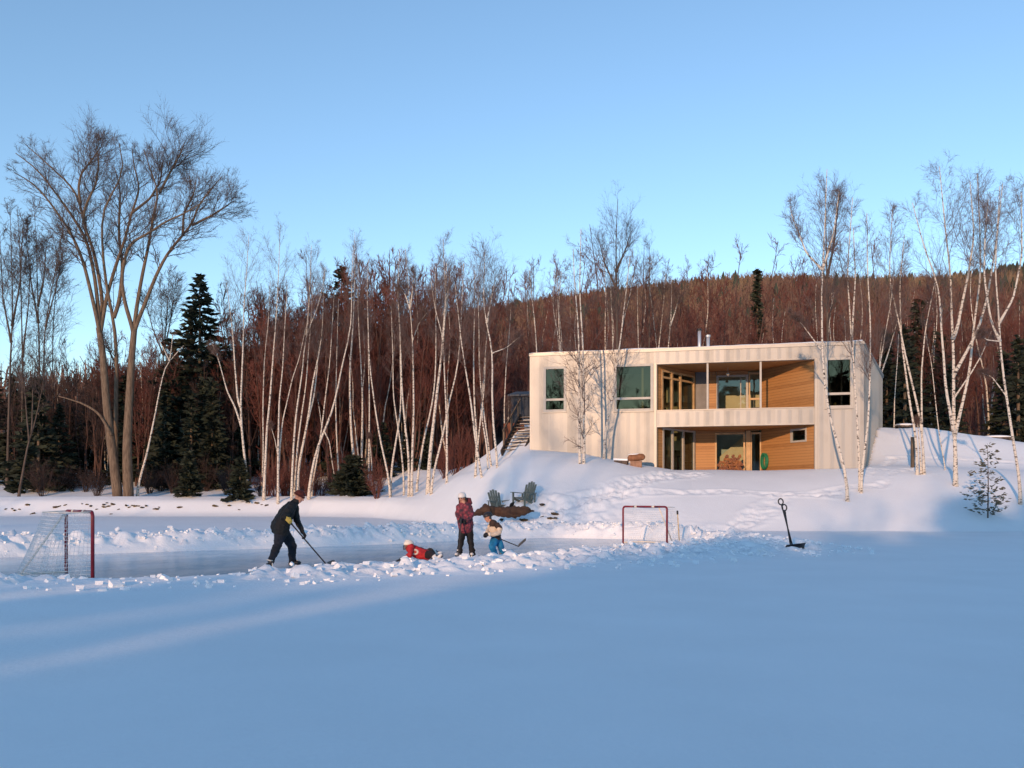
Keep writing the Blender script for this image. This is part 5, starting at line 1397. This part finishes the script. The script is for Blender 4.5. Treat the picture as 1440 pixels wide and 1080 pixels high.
def shovel(label, d, grip, foot, blade, second):
    G, Fo = P(*grip, d), P(*foot, d)
    R = thing("snow_shovel", label, "snow shovel", (Fo[0], Fo[1], Fo[2]), 0, "two black snow shovels in the berm")
    o = Fo; t = (G - Fo) / np.linalg.norm(G - Fo)
    m = MB(); m.tube([Fo - o, G - o - t * .13], [.017, .017], 10); m.build("shaft", M_BLACK, R, True)
    # D-grip
    x = np.cross(t, [0, 1, 0]); x /= np.linalg.norm(x); cc = G - o - t * .045
    a = np.linspace(0, 2 * np.pi, 17)
    m = MB(); m.tube([cc + x * math.sin(k) * .058 + t * math.cos(k) * .075 for k in a], .016, 8, 0, False); m.tube([G - o - t * .2, G - o - t * .12], [.022, .020], 8); m.build("grip", M_BLACK, R, True)
    # scoop: a bent sheet with a rim
    w, h = blade; nu, nv = 13, 7; v = []
    for lay in (0, 1):
        for j in range(nv):
            for i in range(nu):
                u = (i / (nu - 1) - .5) * w; s = j / (nv - 1)
                y = -.14 * (s - .3) ** 2 * 2 + .05 * (2 * abs(u) / w) ** 2 - lay * .012
                tilt = .10 * u
                v.append((u + .07, y - .02, -.04 + (s - .55) * h * (1 + .12 * u / w) + tilt + (.015 * math.cos(u * 30) if j == 0 else 0)))
    N = nu * nv
    q = [[l * N + j * nu + i, l * N + j * nu + i + 1, l * N + (j + 1) * nu + i + 1, l * N + (j + 1) * nu + i] for l in (0, 1) for j in range(nv - 1) for i in range(nu - 1)]
    q += [[i, i + 1, N + i + 1, N + i] for i in range(nu - 1)] + [[(nv - 1) * nu + i, (nv - 1) * nu + i + 1, N + (nv - 1) * nu + i + 1, N + (nv - 1) * nu + i] for i in range(nu - 1)]
    q += [[j * nu, (j + 1) * nu, N + (j + 1) * nu, N + j * nu] for j in range(nv - 1)] + [[j * nu + nu - 1, (j + 1) * nu + nu - 1, N + (j + 1) * nu + nu - 1, N + j * nu + nu - 1] for j in range(nv - 1)]
    m = MB(); m.add(v, q); m.build("scoop", mat("scoop_plastic", (.022, .027, .036), .45, .25, 6), R, True)
shovel("taller black snow shovel with wide scoop standing in the berm", 21.6, (1097.3, 703), (1114, 766), (.47, .16), False)
shovel("shorter black snow shovel crossed against the taller one", 21.75, (1102.6, 711.3), (1111.5, 766), (.36, .13), True)
# ------------------------------------------------------------------ people
M_SKIN = mat("skin", (.50, .25, .17), .55, .08, 12)
M_LIP = mat("lips", (.33, .10, .085), .5)
M_EYE = mat("dark_eye", (.02, .015, .012), .3)
M_BLADES = mat("skate_steel", (.6, .6, .62), .25, metal=.9)

class Body:
    """overlapping rounded segments fused into one continuous skin; each face keeps the material of its nearest segment"""
    def __init__(s): s.seg = []
    def lim(s, a, b, ra, rb, m): s.seg.append((np.array(a, float), np.array(b, float), ra, rb, m)); return s
    def chain(s, pts, rs, m):
        for i in range(len(pts) - 1): s.lim(pts[i], pts[i + 1], rs[i], rs[i + 1], m)
        return s
    def hand(s, wrist, d, palm_n, m, k=1.0, curl=1.0, thumb=1):
        """palm, four fingers of different lengths bent towards palm_n, and a thumb from the palm's side"""
        w = np.array(wrist, float); d = np.array(d, float); d /= np.linalg.norm(d)
        n = np.array(palm_n, float); n -= d * np.dot(n, d); n /= np.linalg.norm(n)
        x = np.cross(d, n)
        for q in (-.026, 0, .026): s.lim(w + d * .01 * k + x * q * k * .7, w + d * .085 * k + x * q * k, .019 * k, .017 * k, m)
        for q, L in ((-.033, .82), (-.011, .98), (.011, 1.0), (.033, .76)):
            p = w + d * .088 * k + x * q * k
            th = 0
            for L0, bend, r in ((.042, .85, .0115), (.028, 1.0, .0105), (.022, .7, .0095)):
                th += bend * curl
                e = p + (d * math.cos(th) + n * math.sin(th)) * L0 * L * k
                s.lim(p, e, r * k, r * .95 * k, m); p = e
        p = w + d * .025 * k + x * thumb * .030 * k
        e = p + (d * .55 + x * thumb * .55 + n * .5) * .042 * k; s.lim(p, e, .014 * k, .012 * k, m)
        s.lim(e, e + (d * .5 + n * .75 - x * thumb * .35) * .034 * k, .012 * k, .010 * k, m)
        return s
    def head(s, c, look, up, m, k=1.0):
        c = np.array(c, float); f = np.array(look, float); f /= np.linalg.norm(f)
        u = np.array(up, float); u -= f * np.dot(u, f); u /= np.linalg.norm(u); r = np.cross(f, u)
        s.lim(c + u * .02 * k - f * .02 * k, c + u * .03 * k + f * .015 * k, .086 * k, .080 * k, m)          # skull
        s.lim(c - u * .03 * k + f * .030 * k, c - u * .085 * k + f * .050 * k, .060 * k, .036 * k, m)         # face and chin
        s.lim(c + u * .005 * k + f * .092 * k, c - u * .035 * k + f * .108 * k, .010 * k, .016 * k, m)        # nose
        s.lim(c + u * .028 * k + f * .080 * k - r * .035 * k, c + u * .028 * k + f * .080 * k + r * .035 * k, .014 * k, .014 * k, m)
        for q in (-1, 1): s.lim(c - u * .02 * k + r * q * .078 * k - f * .01 * k, c + u * .02 * k + r * q * .083 * k - f * .015 * k, .012 * k, .014 * k, m)
        s.hd = (c, f, u, r, k)
        return s
    def build(s, root, mats, org, voxel=.011):
        mb = MB()
        for a, b, ra, rb, m in s.seg:
            L = np.linalg.norm(b - a); t = (b - a) / (L + 1e-9)
            st = np.concatenate([-np.cos(np.linspace(0, math.pi / 2, 4))[:-1] * ra, [0, L], L + np.sin(np.linspace(0, math.pi / 2, 4))[1:] * rb])
            rr = np.concatenate([np.sin(np.linspace(0, math.pi / 2, 4))[:-1] * ra, [ra, rb], np.cos(np.linspace(0, math.pi / 2, 4))[1:] * rb])
            rr = np.maximum(rr, .0008)
            mb.tube(a - org + t * st[:, None], rr, 12)
        me = mb.mesh("tmp", [])
        o = bpy.data.objects.new("tmp", me); C.objects.link(o)
        md = o.modifiers.new("r", 'REMESH'); md.mode = 'VOXEL'; md.voxel_size = voxel
        sm = o.modifiers.new("s", 'SMOOTH'); sm.factor = .5; sm.iterations = 2
        dg = bpy.context.evaluated_depsgraph_get()
        out = bpy.data.meshes.new_from_object(o.evaluated_get(dg))
        bpy.data.objects.remove(o)
        nv = len(out.vertices); co = np.zeros(nv * 3); no = np.zeros(nv * 3); out.vertices.foreach_get("co", co); out.vertices.foreach_get("normal", no); co = co.reshape(-1, 3); no = no.reshape(-1, 3)
        w = np.ones(nv)
        for a, b, ra, rb, m in s.seg:      # keep faces and fingers crisp, crease the clothes
            if max(ra, rb) < .03 or mats[m] is M_SKIN:
                e = b - a; t = np.clip(((co + org - a) @ e) / (e @ e + 1e-12), 0, 1)
                w[np.linalg.norm(co + org - a - t[:, None] * e, axis=1) < max(ra, rb) * 1.3] = 0
        fold = fbm(co[:, 0] * 9 + co[:, 2] * 6, co[:, 2] * 13 + co[:, 1] * 8, 3) + .5 * fbm(co[:, 1] * 17 + 5, co[:, 2] * 22 - co[:, 0] * 9, 2)
        co += no * (fold * .034 * w)[:, None]; out.vertices.foreach_set("co", co.ravel()); out.update()
        out.materials.clear()
        for k in mats: out.materials.append(k)
        nf = len(out.polygons); ce = np.zeros(nf * 3); out.polygons.foreach_get("center", ce); ce = ce.reshape(-1, 3) + org
        best = np.full(nf, 1e9); mi = np.zeros(nf, dtype=np.int32)
        for a, b, ra, rb, m in s.seg:
            e = b - a; t = np.clip(((ce - a) @ e) / (e @ e + 1e-12), 0, 1)
            dd = np.linalg.norm(ce - a - t[:, None] * e, axis=1) - (ra + (rb - ra) * t)
            k = dd < best; best[k] = dd[k]; mi[k] = m
        out.polygons.foreach_set("material_index", mi); out.polygons.foreach_set("use_smooth", np.ones(nf, bool)); out.name = "body"
        o = bpy.data.objects.new("body", out); C.objects.link(o); o.parent = root
        return o
    def face(s, root, org):
        c, f, u, r, k = s.hd
        for q in (-1, 1):
            e = MB(); e.ball(c - org + f * .090 * k + r * q * .030 * k + u * .008 * k, .0115 * k, nu=10, nv=7); e.build("eye", M_EYE, root, True)
        e = MB(); m0 = c - org - u * .062 * k + f * .088 * k
        e.tube([m0 - r * .022 * k - f * .004, m0 + f * .004, m0 + r * .022 * k - f * .004], [.004 * k, .0075 * k, .004 * k], 8); e.build("mouth", M_LIP, root, True)

def frame3(f, u):
    f = np.array(f, float); f /= np.linalg.norm(f); u = np.array(u, float); u = u - f * np.dot(u, f); u /= np.linalg.norm(u)
    return Matrix(np.stack([f, np.cross(u, f), u], 1).tolist())

def helmet(root, org, hd, mt, name="helmet", ear=True, k2=1.0, cage=False):
    c, f, u, r, k = hd
    M = frame3(f, u); k = k * k2
    def fn(v):
        v = v.copy(); v[:, 2] = np.where(v[:, 2] < -.15, -.15 + (v[:, 2] + .15) * .12, v[:, 2])
        back = v[:, 0] < -.2; v[back & (v[:, 2] < 0), 2] -= .28
        return v
    h = MB(); h.ball(c - org + u * .045 * k - f * .01 * k, (.128 * k, .106 * k, .100 * k), nu=20, nv=12, M=M, fn=fn)
    for q in (-.5, 0, .5): h.tube([c - org + u * (.135 - .02 * abs(q)) * k + r * q * .10 * k + f * x * k for x in (-.06, 0, .06)], [.008 * k] * 3, 6)
    o = h.build(name, mt, root, True)
    if ear:
        e = MB()
        for q in (-1, 1): e.ball(c - org + r * q * .100 * k - u * .02 * k - f * .015 * k, (.035 * k, .016 * k, .045 * k), M=M)
        e.build("ear_guard", M_BLACK, o, True)
    if cage:
        e = MB()
        for z in (-.08, -.05, -.02, .01): e.tube([c - org + f * (.135 * math.cos(a)) * k + r * .10 * math.sin(a) * k + u * z * k for a in np.linspace(-1.3, 1.3, 9)], .004 * k, 5)
        for a in (-.8, -.4, 0, .4, .8): e.tube([c - org + f * (.135 * math.cos(a)) * k + r * .10 * math.sin(a) * k + u * z * k for z in (-.085, .02)], .004 * k, 5)
        e.build("face_cage", M_BLACK, o)
    return o

def skate(root, org, ankle, fwd, boot, k=1.0, up=(0, 0, 1), sole=None):
    a = np.array(ankle, float) - org; f = np.array(fwd, float); f /= np.linalg.norm(f); u = np.array(up, float); u = u - f * np.dot(u, f); u /= np.linalg.norm(u); r = np.cross(f, u)
    M = frame3(f, u)
    b = MB()
    b.tube([a + u * .07 * k, a + u * .02 * k, a - u * .035 * k + f * .01 * k], [.056 * k, .053 * k, .050 * k], 12)
    b.ball(a + f * .055 * k - u * .045 * k, (.135 * k, .048 * k, .045 * k), nu=16, nv=10, M=M)
    b.ball(a + f * .10 * k - u * .045 * k, (.085 * k, .050 * k, .042 * k), nu=14, nv=9, M=M)
    o = b.build("skate", boot, root, True)
    l = MB(); l.tube([a + u * .035 * k + f * .05 * k, a + u * .0 * k + f * .085 * k, a - u * .015 * k + f * .13 * k], .014 * k, 6); l.build("laces", M_WHITEP if boot is not M_WHITE_BOOT else M_BLACK, o, True)
    h = MB()
    h.bar(a - u * .085 * k - f * .075 * k, a - u * .085 * k + f * .185 * k, .012 * k, .014 * k, up=u)
    for x in (-.05, .14): h.bar(a - u * .082 * k + f * x * k, a - u * .045 * k + f * (x - .005) * k, .03 * k, .055 * k, up=f)
    h.build("blade_holder", M_BLACK, o)
    bl = MB(); bl.tube([a - u * .100 * k + f * x * k + u * (0.006 if abs(x - .055) > .12 else 0) for x in (-.09, -.05, .05, .15, .20)], .0055 * k, 5); bl.build("blade", M_BLADES, o)

M_WHITE_BOOT = mat("white_boot", (.72, .70, .68), .45, .05, 6)
M_BLACKB = mat("black_boot", (.022, .022, .026), .45, .3, 8)
M_COAT = mat("black_coat", (.010, .0105, .0115), .75, .35, 5, bump=.5, bscale=6)
M_JEANS = mat("dark_jeans", (.011, .014, .024), .8, .35, 6, bump=.4, bscale=7)
M_GLOVEB = mat("black_glove", (.016, .016, .018), .7, .3, 9)

def man():
    d = 18.4
    q = lambda x, y, o=0: P(x, y, d + o)
    org = np.array([P(395, 799, d)[0], d, 0.0])
    R = thing("person", "person in black coat and dark jeans bending forward over a hockey stick, maroon cap", "person", org)
    b = Body()
    pel = q(395.5, 746); ws = q(396.5, 735); ch = q(404.5, 720); nk = q(414.5, 707)
    # trunk: two side by side chains give a broad back
    for o in (-.10, .10): b.chain([q(395.5, 746, o), q(396.5, 736, o), q(402.5, 722.5, o * 1.15), q(408.5, 713, o * 1.2)], [.165, .165, .165, .125], 0)
    b.lim(q(393, 741, 0), q(399, 729, 0), .185, .18, 0)
    b.lim(q(411, 711.5, -.15), q(411, 711.5, .15), .09, .09, 0)
    b.chain([q(411, 710), q(416, 704.5), q(419, 701)], [.085, .066, .058], 3)
    b.lim(q(413, 708.5), q(416.5, 705), .088, .078, 0)
    b.head(q(421.3, 698.2), (.86, -.12, -.46), (.42, 0, .9), 3)
    # legs: near (right) one trails back, far one under the body
    b.chain([q(394.5, 749, -.11), q(390.5, 766.5, -.20), q(381.5, 788, -.42)], [.125, .092, .066], 1)
    b.chain([q(399.5, 749, .11), q(410.5, 767, .20), q(411.0, 787, .55)], [.125, .094, .070], 1)
    b.lim(q(390.5, 766.5, -.20), q(386, 777, -.3), .088, .088, 1); b.lim(q(410.8, 769, .25), q(411, 778, .4), .088, .086, 1)
    b.lim(q(411, 783, .5), q(411.2, 789, .6), .078, .085, 1)
    # near arm: hand at the butt of the stick by the waist; far arm reaches down the shaft
    top = q(405.5, 734.0, -.42); low = q(428.5, 752.8, -.20)
    wr = top + np.array([.01, -.02, .05])
    b.chain([q(409, 713.5, -.22), q(399, 727, -.40), wr + np.array([-.07, .02, .02])], [.085, .070, .050], 0)
    b.hand(wr + np.array([-.05, .0, .03]), (.75, -.05, -.65), (.4, .6, -.5), 4, 1.15, 1.0, 1)
    b.chain([q(414.5, 713.5, .18), q(417.5, 732, .10), q(425.5, 747.5, -.12)], [.082, .066, .048], 0)
    b.hand(q(425.7, 748.2, -.13), (.62, -.15, -.9), (-.55, -.55, -.35), 2, 1.2, 1.0, -1)
    m_cuff = mat("yellow_glove", (.44, .33, .07), .7, .2, 9)
    b.build(R, [M_COAT, M_JEANS, M_GLOVEB, M_SKIN, m_cuff], org)
    b.face(R, org)
    c, f, u, r, k = b.hd
    m_cap = mat("maroon_wool", (.085, .018, .014), .95, .3, 20, bump=.6, bscale=30)
    cp = MB(); M = frame3(f, u)
    def fn(v):
        v = v.copy(); v[:, 2] = np.where(v[:, 2] < 0, v[:, 2] * .25, v[:, 2]); return v
    cp.ball(c - org + u * .030 - f * .018, (.112, .100, .108), nu=18, nv=12, M=M, fn=fn)
    cp.tube([c - org + u * .022 - f * .018 + f * .112 * math.cos(a) + r * .100 * math.sin(a) for a in np.linspace(0, 2 * np.pi, 21)], .017, 6, 0, False)
    cp.build("knit_cap", m_cap, R, True)
    skate(R, org, q(380.2, 792.2, -.45), (.35, -.35, -.25), M_BLACKB, 1.08, (.35, .1, .9))
    skate(R, org, q(411.2, 791.0, .6) * [1, 1, 0] + [0, 0, .108], (.97, -.2, .0), M_BLACKB, 1.08)
    w = MB(); a0 = q(380.2, 790, -.46) - org; w.tube([a0 + np.array([-.055, -.03, .045]), a0 + np.array([0, -.065, .03]), a0 + np.array([.055, -.03, .02])], .014, 6); w.build("ankle_strap", M_WHITEP, R, True)
    hockey_stick("long dark hockey stick held low by the person in the black coat", top + np.array([-.03, .03, .06]), P(459.5, 783.5, 18.55) * [1, 1, 0] + [0, 0, .045], P(470, 778.3, 18.95) * [1, 1, 0] + [0, 0, .06])
man()

def plaid_mat():
    m = bpy.data.materials.new("floral_jacket"); m.use_nodes = True
    n, l = m.node_tree.nodes, m.node_tree.links; b = n["Principled BSDF"]; b.inputs["Roughness"].default_value = .8
    tc = n.new("ShaderNodeTexCoord"); v = n.new("ShaderNodeTexVoronoi"); v.inputs["Scale"].default_value = 13; l.new(tc.outputs["Object"], v.inputs["Vector"])
    rp = n.new("ShaderNodeValToRGB"); e = rp.color_ramp.elements
    e[0].position = .0; e[0].color = (.30, .12, .13, 1); e[1].position = .75; e[1].color = (.04, .02, .035, 1)
    k = e.new(.32); k.color = (.24, .035, .055, 1); l.new(v.outputs["Distance"], rp.inputs[0]); l.new(rp.outputs[0], b.inputs["Base Color"])
    return m

def girl():
    d = 22.1
    q = lambda x, y, o=0: P(x, y, d + o)
    org = np.array([P(655, 782, d)[0], d, 0.0])
    R = thing("person", "person in red patterned jacket, black trousers and white helmet standing upright on white skates", "person", org)
    b = Body()
    for x in (-3.6, 3.6): b.chain([q(655 + x, 739), q(653.5 + x, 728), q(652.5 + x, 716), q(652.6 + x, 712)], [.135, .125, .130, .105], 0)
    b.lim(q(654.5, 741.5, -.03), q(653.6, 732, -.04), .17, .15, 0)
    b.lim(q(646.5, 711.5), q(659.5, 711.5), .075, .075, 0)
    b.lim(q(652.5, 710), q(651, 704.5), .06, .055, 3)
    b.head(q(649.6, 700.0), (-.42, -.86, -.25), (0, -.1, 1), 3, .96)
    b.chain([q(651, 744), q(648.5, 760), q(646, 776.5)], [.105, .080, .062], 1); b.chain([q(659, 744), q(661.5, 759), q(664, 777)], [.105, .082, .064], 1)
    b.lim(q(646.8, 771), q(645.8, 779, -.02), .072, .080, 1); b.lim(q(663.4, 771), q(664.2, 779), .074, .082, 1)
    h1 = q(646.5, 731.5, -.24)
    b.chain([q(645.5, 712.5), q(643.3, 723, -.05), q(645.5, 730, -.18)], [.07, .058, .046], 0)
    b.hand(q(645.5, 730, -.18), (.3, -.7, -.45), (.7, .2, -.5), 2, 1.05, 1.05, 1)
    b.chain([q(660.5, 712.5), q(663.5, 724, -.05), q(657.5, 732, -.22)], [.07, .060, .046], 0)
    b.hand(q(657.2, 732, -.22), (-.75, -.35, -.2), (-.2, -.6, -.6), 2, 1.05, 1.05, -1)
    b.build(R, [plaid_mat(), mat("black_snow_trousers", (.007, .007, .009), .75, .3, 6, bump=.4, bscale=7), M_GLOVEB, M_SKIN], org)
    b.face(R, org)
    helmet(R, org, b.hd, mat("white_helmet", (.74, .71, .68), .4, .04, 6), k2=1.0)
    hm = mat("dark_red_hood", (.10, .02, .03), .85, .3, 8)
    h = MB(); c = q(656.8, 706, .10) - org
    h.tube([c + np.array(k) for k in ((-.12, .02, -.02), (-.05, .05, .055), (.05, .03, .045), (.10, -.05, -.04))], [.045, .07, .07, .04], 10); h.ball(c + np.array([0, .02, -.02]), (.10, .08, .085))
    h.build("hood", hm, R, True)
    hr = MB(); c, f, u, r, k = b.hd
    for s in (-1, 1): hr.tube([c - org + r * s * .075 - f * .03 - u * .02, c - org + r * s * .085 - f * .03 - u * .09, c - org + r * s * .09 + f * .0 - u * .17], [.026, .03, .016], 8)
    hr.build("hair", mat("brown_hair", (.075, .035, .02), .7, .3, 20), R, True)
    skate(R, org, q(645.4, 777) * [1, 1, 0] + [0, -.02, .102], (-.45, -.88, 0), M_WHITE_BOOT, .97); skate(R, org, q(664.4, 777) * [1, 1, 0] + [0, .05, .102], (-.1, -.99, 0), M_WHITE_BOOT, .97)
    g0 = P(644.2, 781.8, d - .62); g0[2] = .04
    hockey_stick("dark hockey stick held upright before the person in the red patterned jacket", q(648.8, 729, -.30), g0, g0 + np.array([.10, -.24, .0]))
girl()

def boy():
    d = 21.7
    q = lambda x, y, o=0: P(x, y, d + o)
    org = np.array([P(699, 784, d)[0], d, 0.0])
    R = thing("person", "person in bright blue trousers and brown cream-banded jacket crouching with a stick, dark helmet", "person", org)
    b = Body()
    # jacket: brown yoke, cream band, brown hem
    for o in (-.075, .075):
        b.lim(q(698, 755, o), q(697, 751, o), .118, .120, 0); b.lim(q(697, 750.5, o), q(695.3, 743, o), .122, .124, 1); b.lim(q(695.2, 741.5, o), q(693.5, 736, o), .118, .095, 0)
    b.lim(q(694.5, 735.5, -.10), q(694.5, 735.5, .10), .07, .07, 0)
    b.lim(q(692, 735), q(689, 730.5), .058, .052, 3)
    b.head(q(686.3, 727.6), (-.86, -.42, -.28), (-.25, 0, .95), 3, .92)
    b.lim(q(697.5, 757, -.06), q(698.5, 757, .06), .115, .115, 2)
    b.chain([q(696, 759, -.09), q(691.8, 768, -.24), q(695.5, 778, -.10)], [.105, .088, .068], 2); b.chain([q(699.5, 759, .09), q(704.2, 768, -.02), q(706.8, 779, .10)], [.105, .088, .070], 2)
    b.lim(q(694.5, 775, -.14), q(695.8, 780, -.1), .076, .082, 2); b.lim(q(706, 775.5, .06), q(707, 780.5, .1), .078, .084, 2)
    # near arm: brown shoulder, cream sleeve
    b.lim(q(698.5, 738.5, -.17), q(703, 743, -.24), .072, .068, 0); b.lim(q(702.8, 743.5, -.24), q(702, 749, -.30), .070, .064, 1); b.lim(q(702, 749, -.30), q(694, 752, -.40), .062, .050, 1); b.lim(q(694, 752, -.40), q(688, 751.5, -.42), .050, .044, 1)
    b.hand(q(687.8, 751.4, -.42), (-.95, -.1, .0), (.1, .5, -.8), 4, 1.15, 1.05, 1)
    b.chain([q(690.5, 738.5, .14), q(686.5, 746, .02), q(684.5, 749.5, -.20)], [.068, .058, .046], 1)
    b.hand(q(684.6, 749.2, -.2), (-.5, -.6, -.45), (.4, .1, -.8), 4, 1.1, 1.05, -1)
    b.build(R, [mat("brown_jacket", (.040, .022, .016), .8, .3, 6), mat("cream_jacket", (.62, .50, .38), .8, .1, 6), mat("blue_snow_trousers", (.010, .165, .36), .7, .25, 6, bump=.4, bscale=7), M_SKIN, M_GLOVEB], org)
    b.face(R, org)
    helmet(R, org, b.hd, M_BLACKB, k2=1.02)
    cl = MB(); p = q(691.5, 733.5) - org
    cl.tube([p + np.array([.07 * math.cos(a), .085 * math.sin(a), .012 * math.cos(a)]) for a in np.linspace(0, 2 * np.pi, 17)], .020, 8, 0, False); cl.build("collar", mat("pale_collar", (.55, .47, .36), .85, .1, 8), R, True)
    cu = MB(); p = q(688.6, 751.5, -.42) - org; cu.tube([p + np.array([.02, 0, 0]), p + np.array([-.025, 0, 0])], [.055, .052], 10); cu.build("cuff", M_WHITEP, R, True)
    skate(R, org, q(695.2, 779, -.1) * [1, 1, 0] + [0, 0, .100], (-.75, -.65, 0), M_BLACKB, .92); skate(R, org, q(707, 780, .1) * [1, 1, 0] + [0, 0, .100], (-.45, -.89, 0), M_BLACKB, .92)
    hockey_stick("hockey stick with upturned blade reaching out behind the person in blue trousers", q(683.2, 749.8, -.30), P(729, 768.3, d + .15), P(739.5, 760, d + .25), curl=.0)
boy()

def fallen():
    d = 20.4
    q = lambda x, y, o=0: P(x, y, d + o)
    org = np.array([P(588, 790, d)[0], d, 0.0])
    R = thing("person", "person in red jersey and white helmet lying propped on the ice behind the snow bank", "person", org)
    b = Body()
    ground = lambda x, z, o: np.array([P(x, 790, d + o)[0], d + o, z])
    for o in (-.10, .10): b.chain([ground(577.5, .28, o), ground(582.5, .23, o), ground(592, .17, o), ground(600, .14, o * .9)], [.105, .135, .135, .12], 0)
    b.lim(ground(577, .31, -.12), ground(577, .31, .12), .08, .08, 0)
    b.chain([ground(576, .31, 0), q(575, 770.5, -.02)], [.06, .055], 3)
    b.head(q(574.5, 767.6, -.02), (-.72, -.66, -.05), (-.05, 0, 1), 3, .97)
    b.chain([ground(599, .14, -.09), ground(607.5, .17, -.3), ground(612, .10, -.62)], [.105, .078, .056], 1)
    b.chain([ground(600, .14, .09), ground(605, .22, .12), ground(609, .17, .28)], [.105, .080, .058], 1)
    b.chain([ground(579, .33, -.22), ground(576, .14, -.34), ground(567, .065, -.42)], [.072, .058, .045], 0)
    b.hand(ground(566.8, .062, -.42), (-.9, -.2, -.1), (0, .1, -1), 2, 1.1, .35, 1)
    b.chain([ground(579, .33, .22), ground(577, .13, .36), ground(571, .065, .30)], [.072, .058, .045], 0)
    b.hand(ground(570.8, .06, .30), (-.9, -.3, -.1), (0, .1, -1), 2, 1.1, .35, -1)
    b.build(R, [mat("red_jersey", (.40, .018, .022), .7, .2, 7, bump=.4, bscale=8), mat("black_hockey_trousers", (.018, .014, .016), .75, .3, 6), M_GLOVEB, M_SKIN], org)
    b.face(R, org)
    helmet(R, org, b.hd, mat("ivory_helmet", (.76, .70, .62), .4, .04, 6), k2=1.02, cage=True)
    # pale badge on the jersey's side
    e = MB(); p = ground(583.5, .22, -.232) - org
    e.ball(p, (.085, .018, .070), nu=16, nv=8); bo = e.build("jersey_badge", mat("badge_white", (.66, .55, .46), .8, .1, 9), R, True)
    e = MB(); e.ball(p + np.array([.0, -.012, .0]), (.045, .012, .035), nu=12, nv=8); e.build("badge_centre", mat("badge_red", (.45, .06, .04), .8, .1, 9), bo, True)
    c = MB(); cc = ground(576.4, .30, 0) - org
    c.tube([cc + np.array([.06 * math.cos(a), .08 * math.sin(a), .02 * math.cos(a)]) for a in np.linspace(0, 2 * np.pi, 17)], .024, 8, 0, False); c.build("collar", M_GLOVEB, R, True)
    skate(R, org, ground(612.6, .11, -.68), (.55, -.35, .6), M_WHITE_BOOT, 1.0, (-.55, .2, .6)); skate(R, org, ground(610.6, .17, .32), (.85, .2, .25), M_WHITE_BOOT, 1.0, (-.25, 0, .95))
fallen()
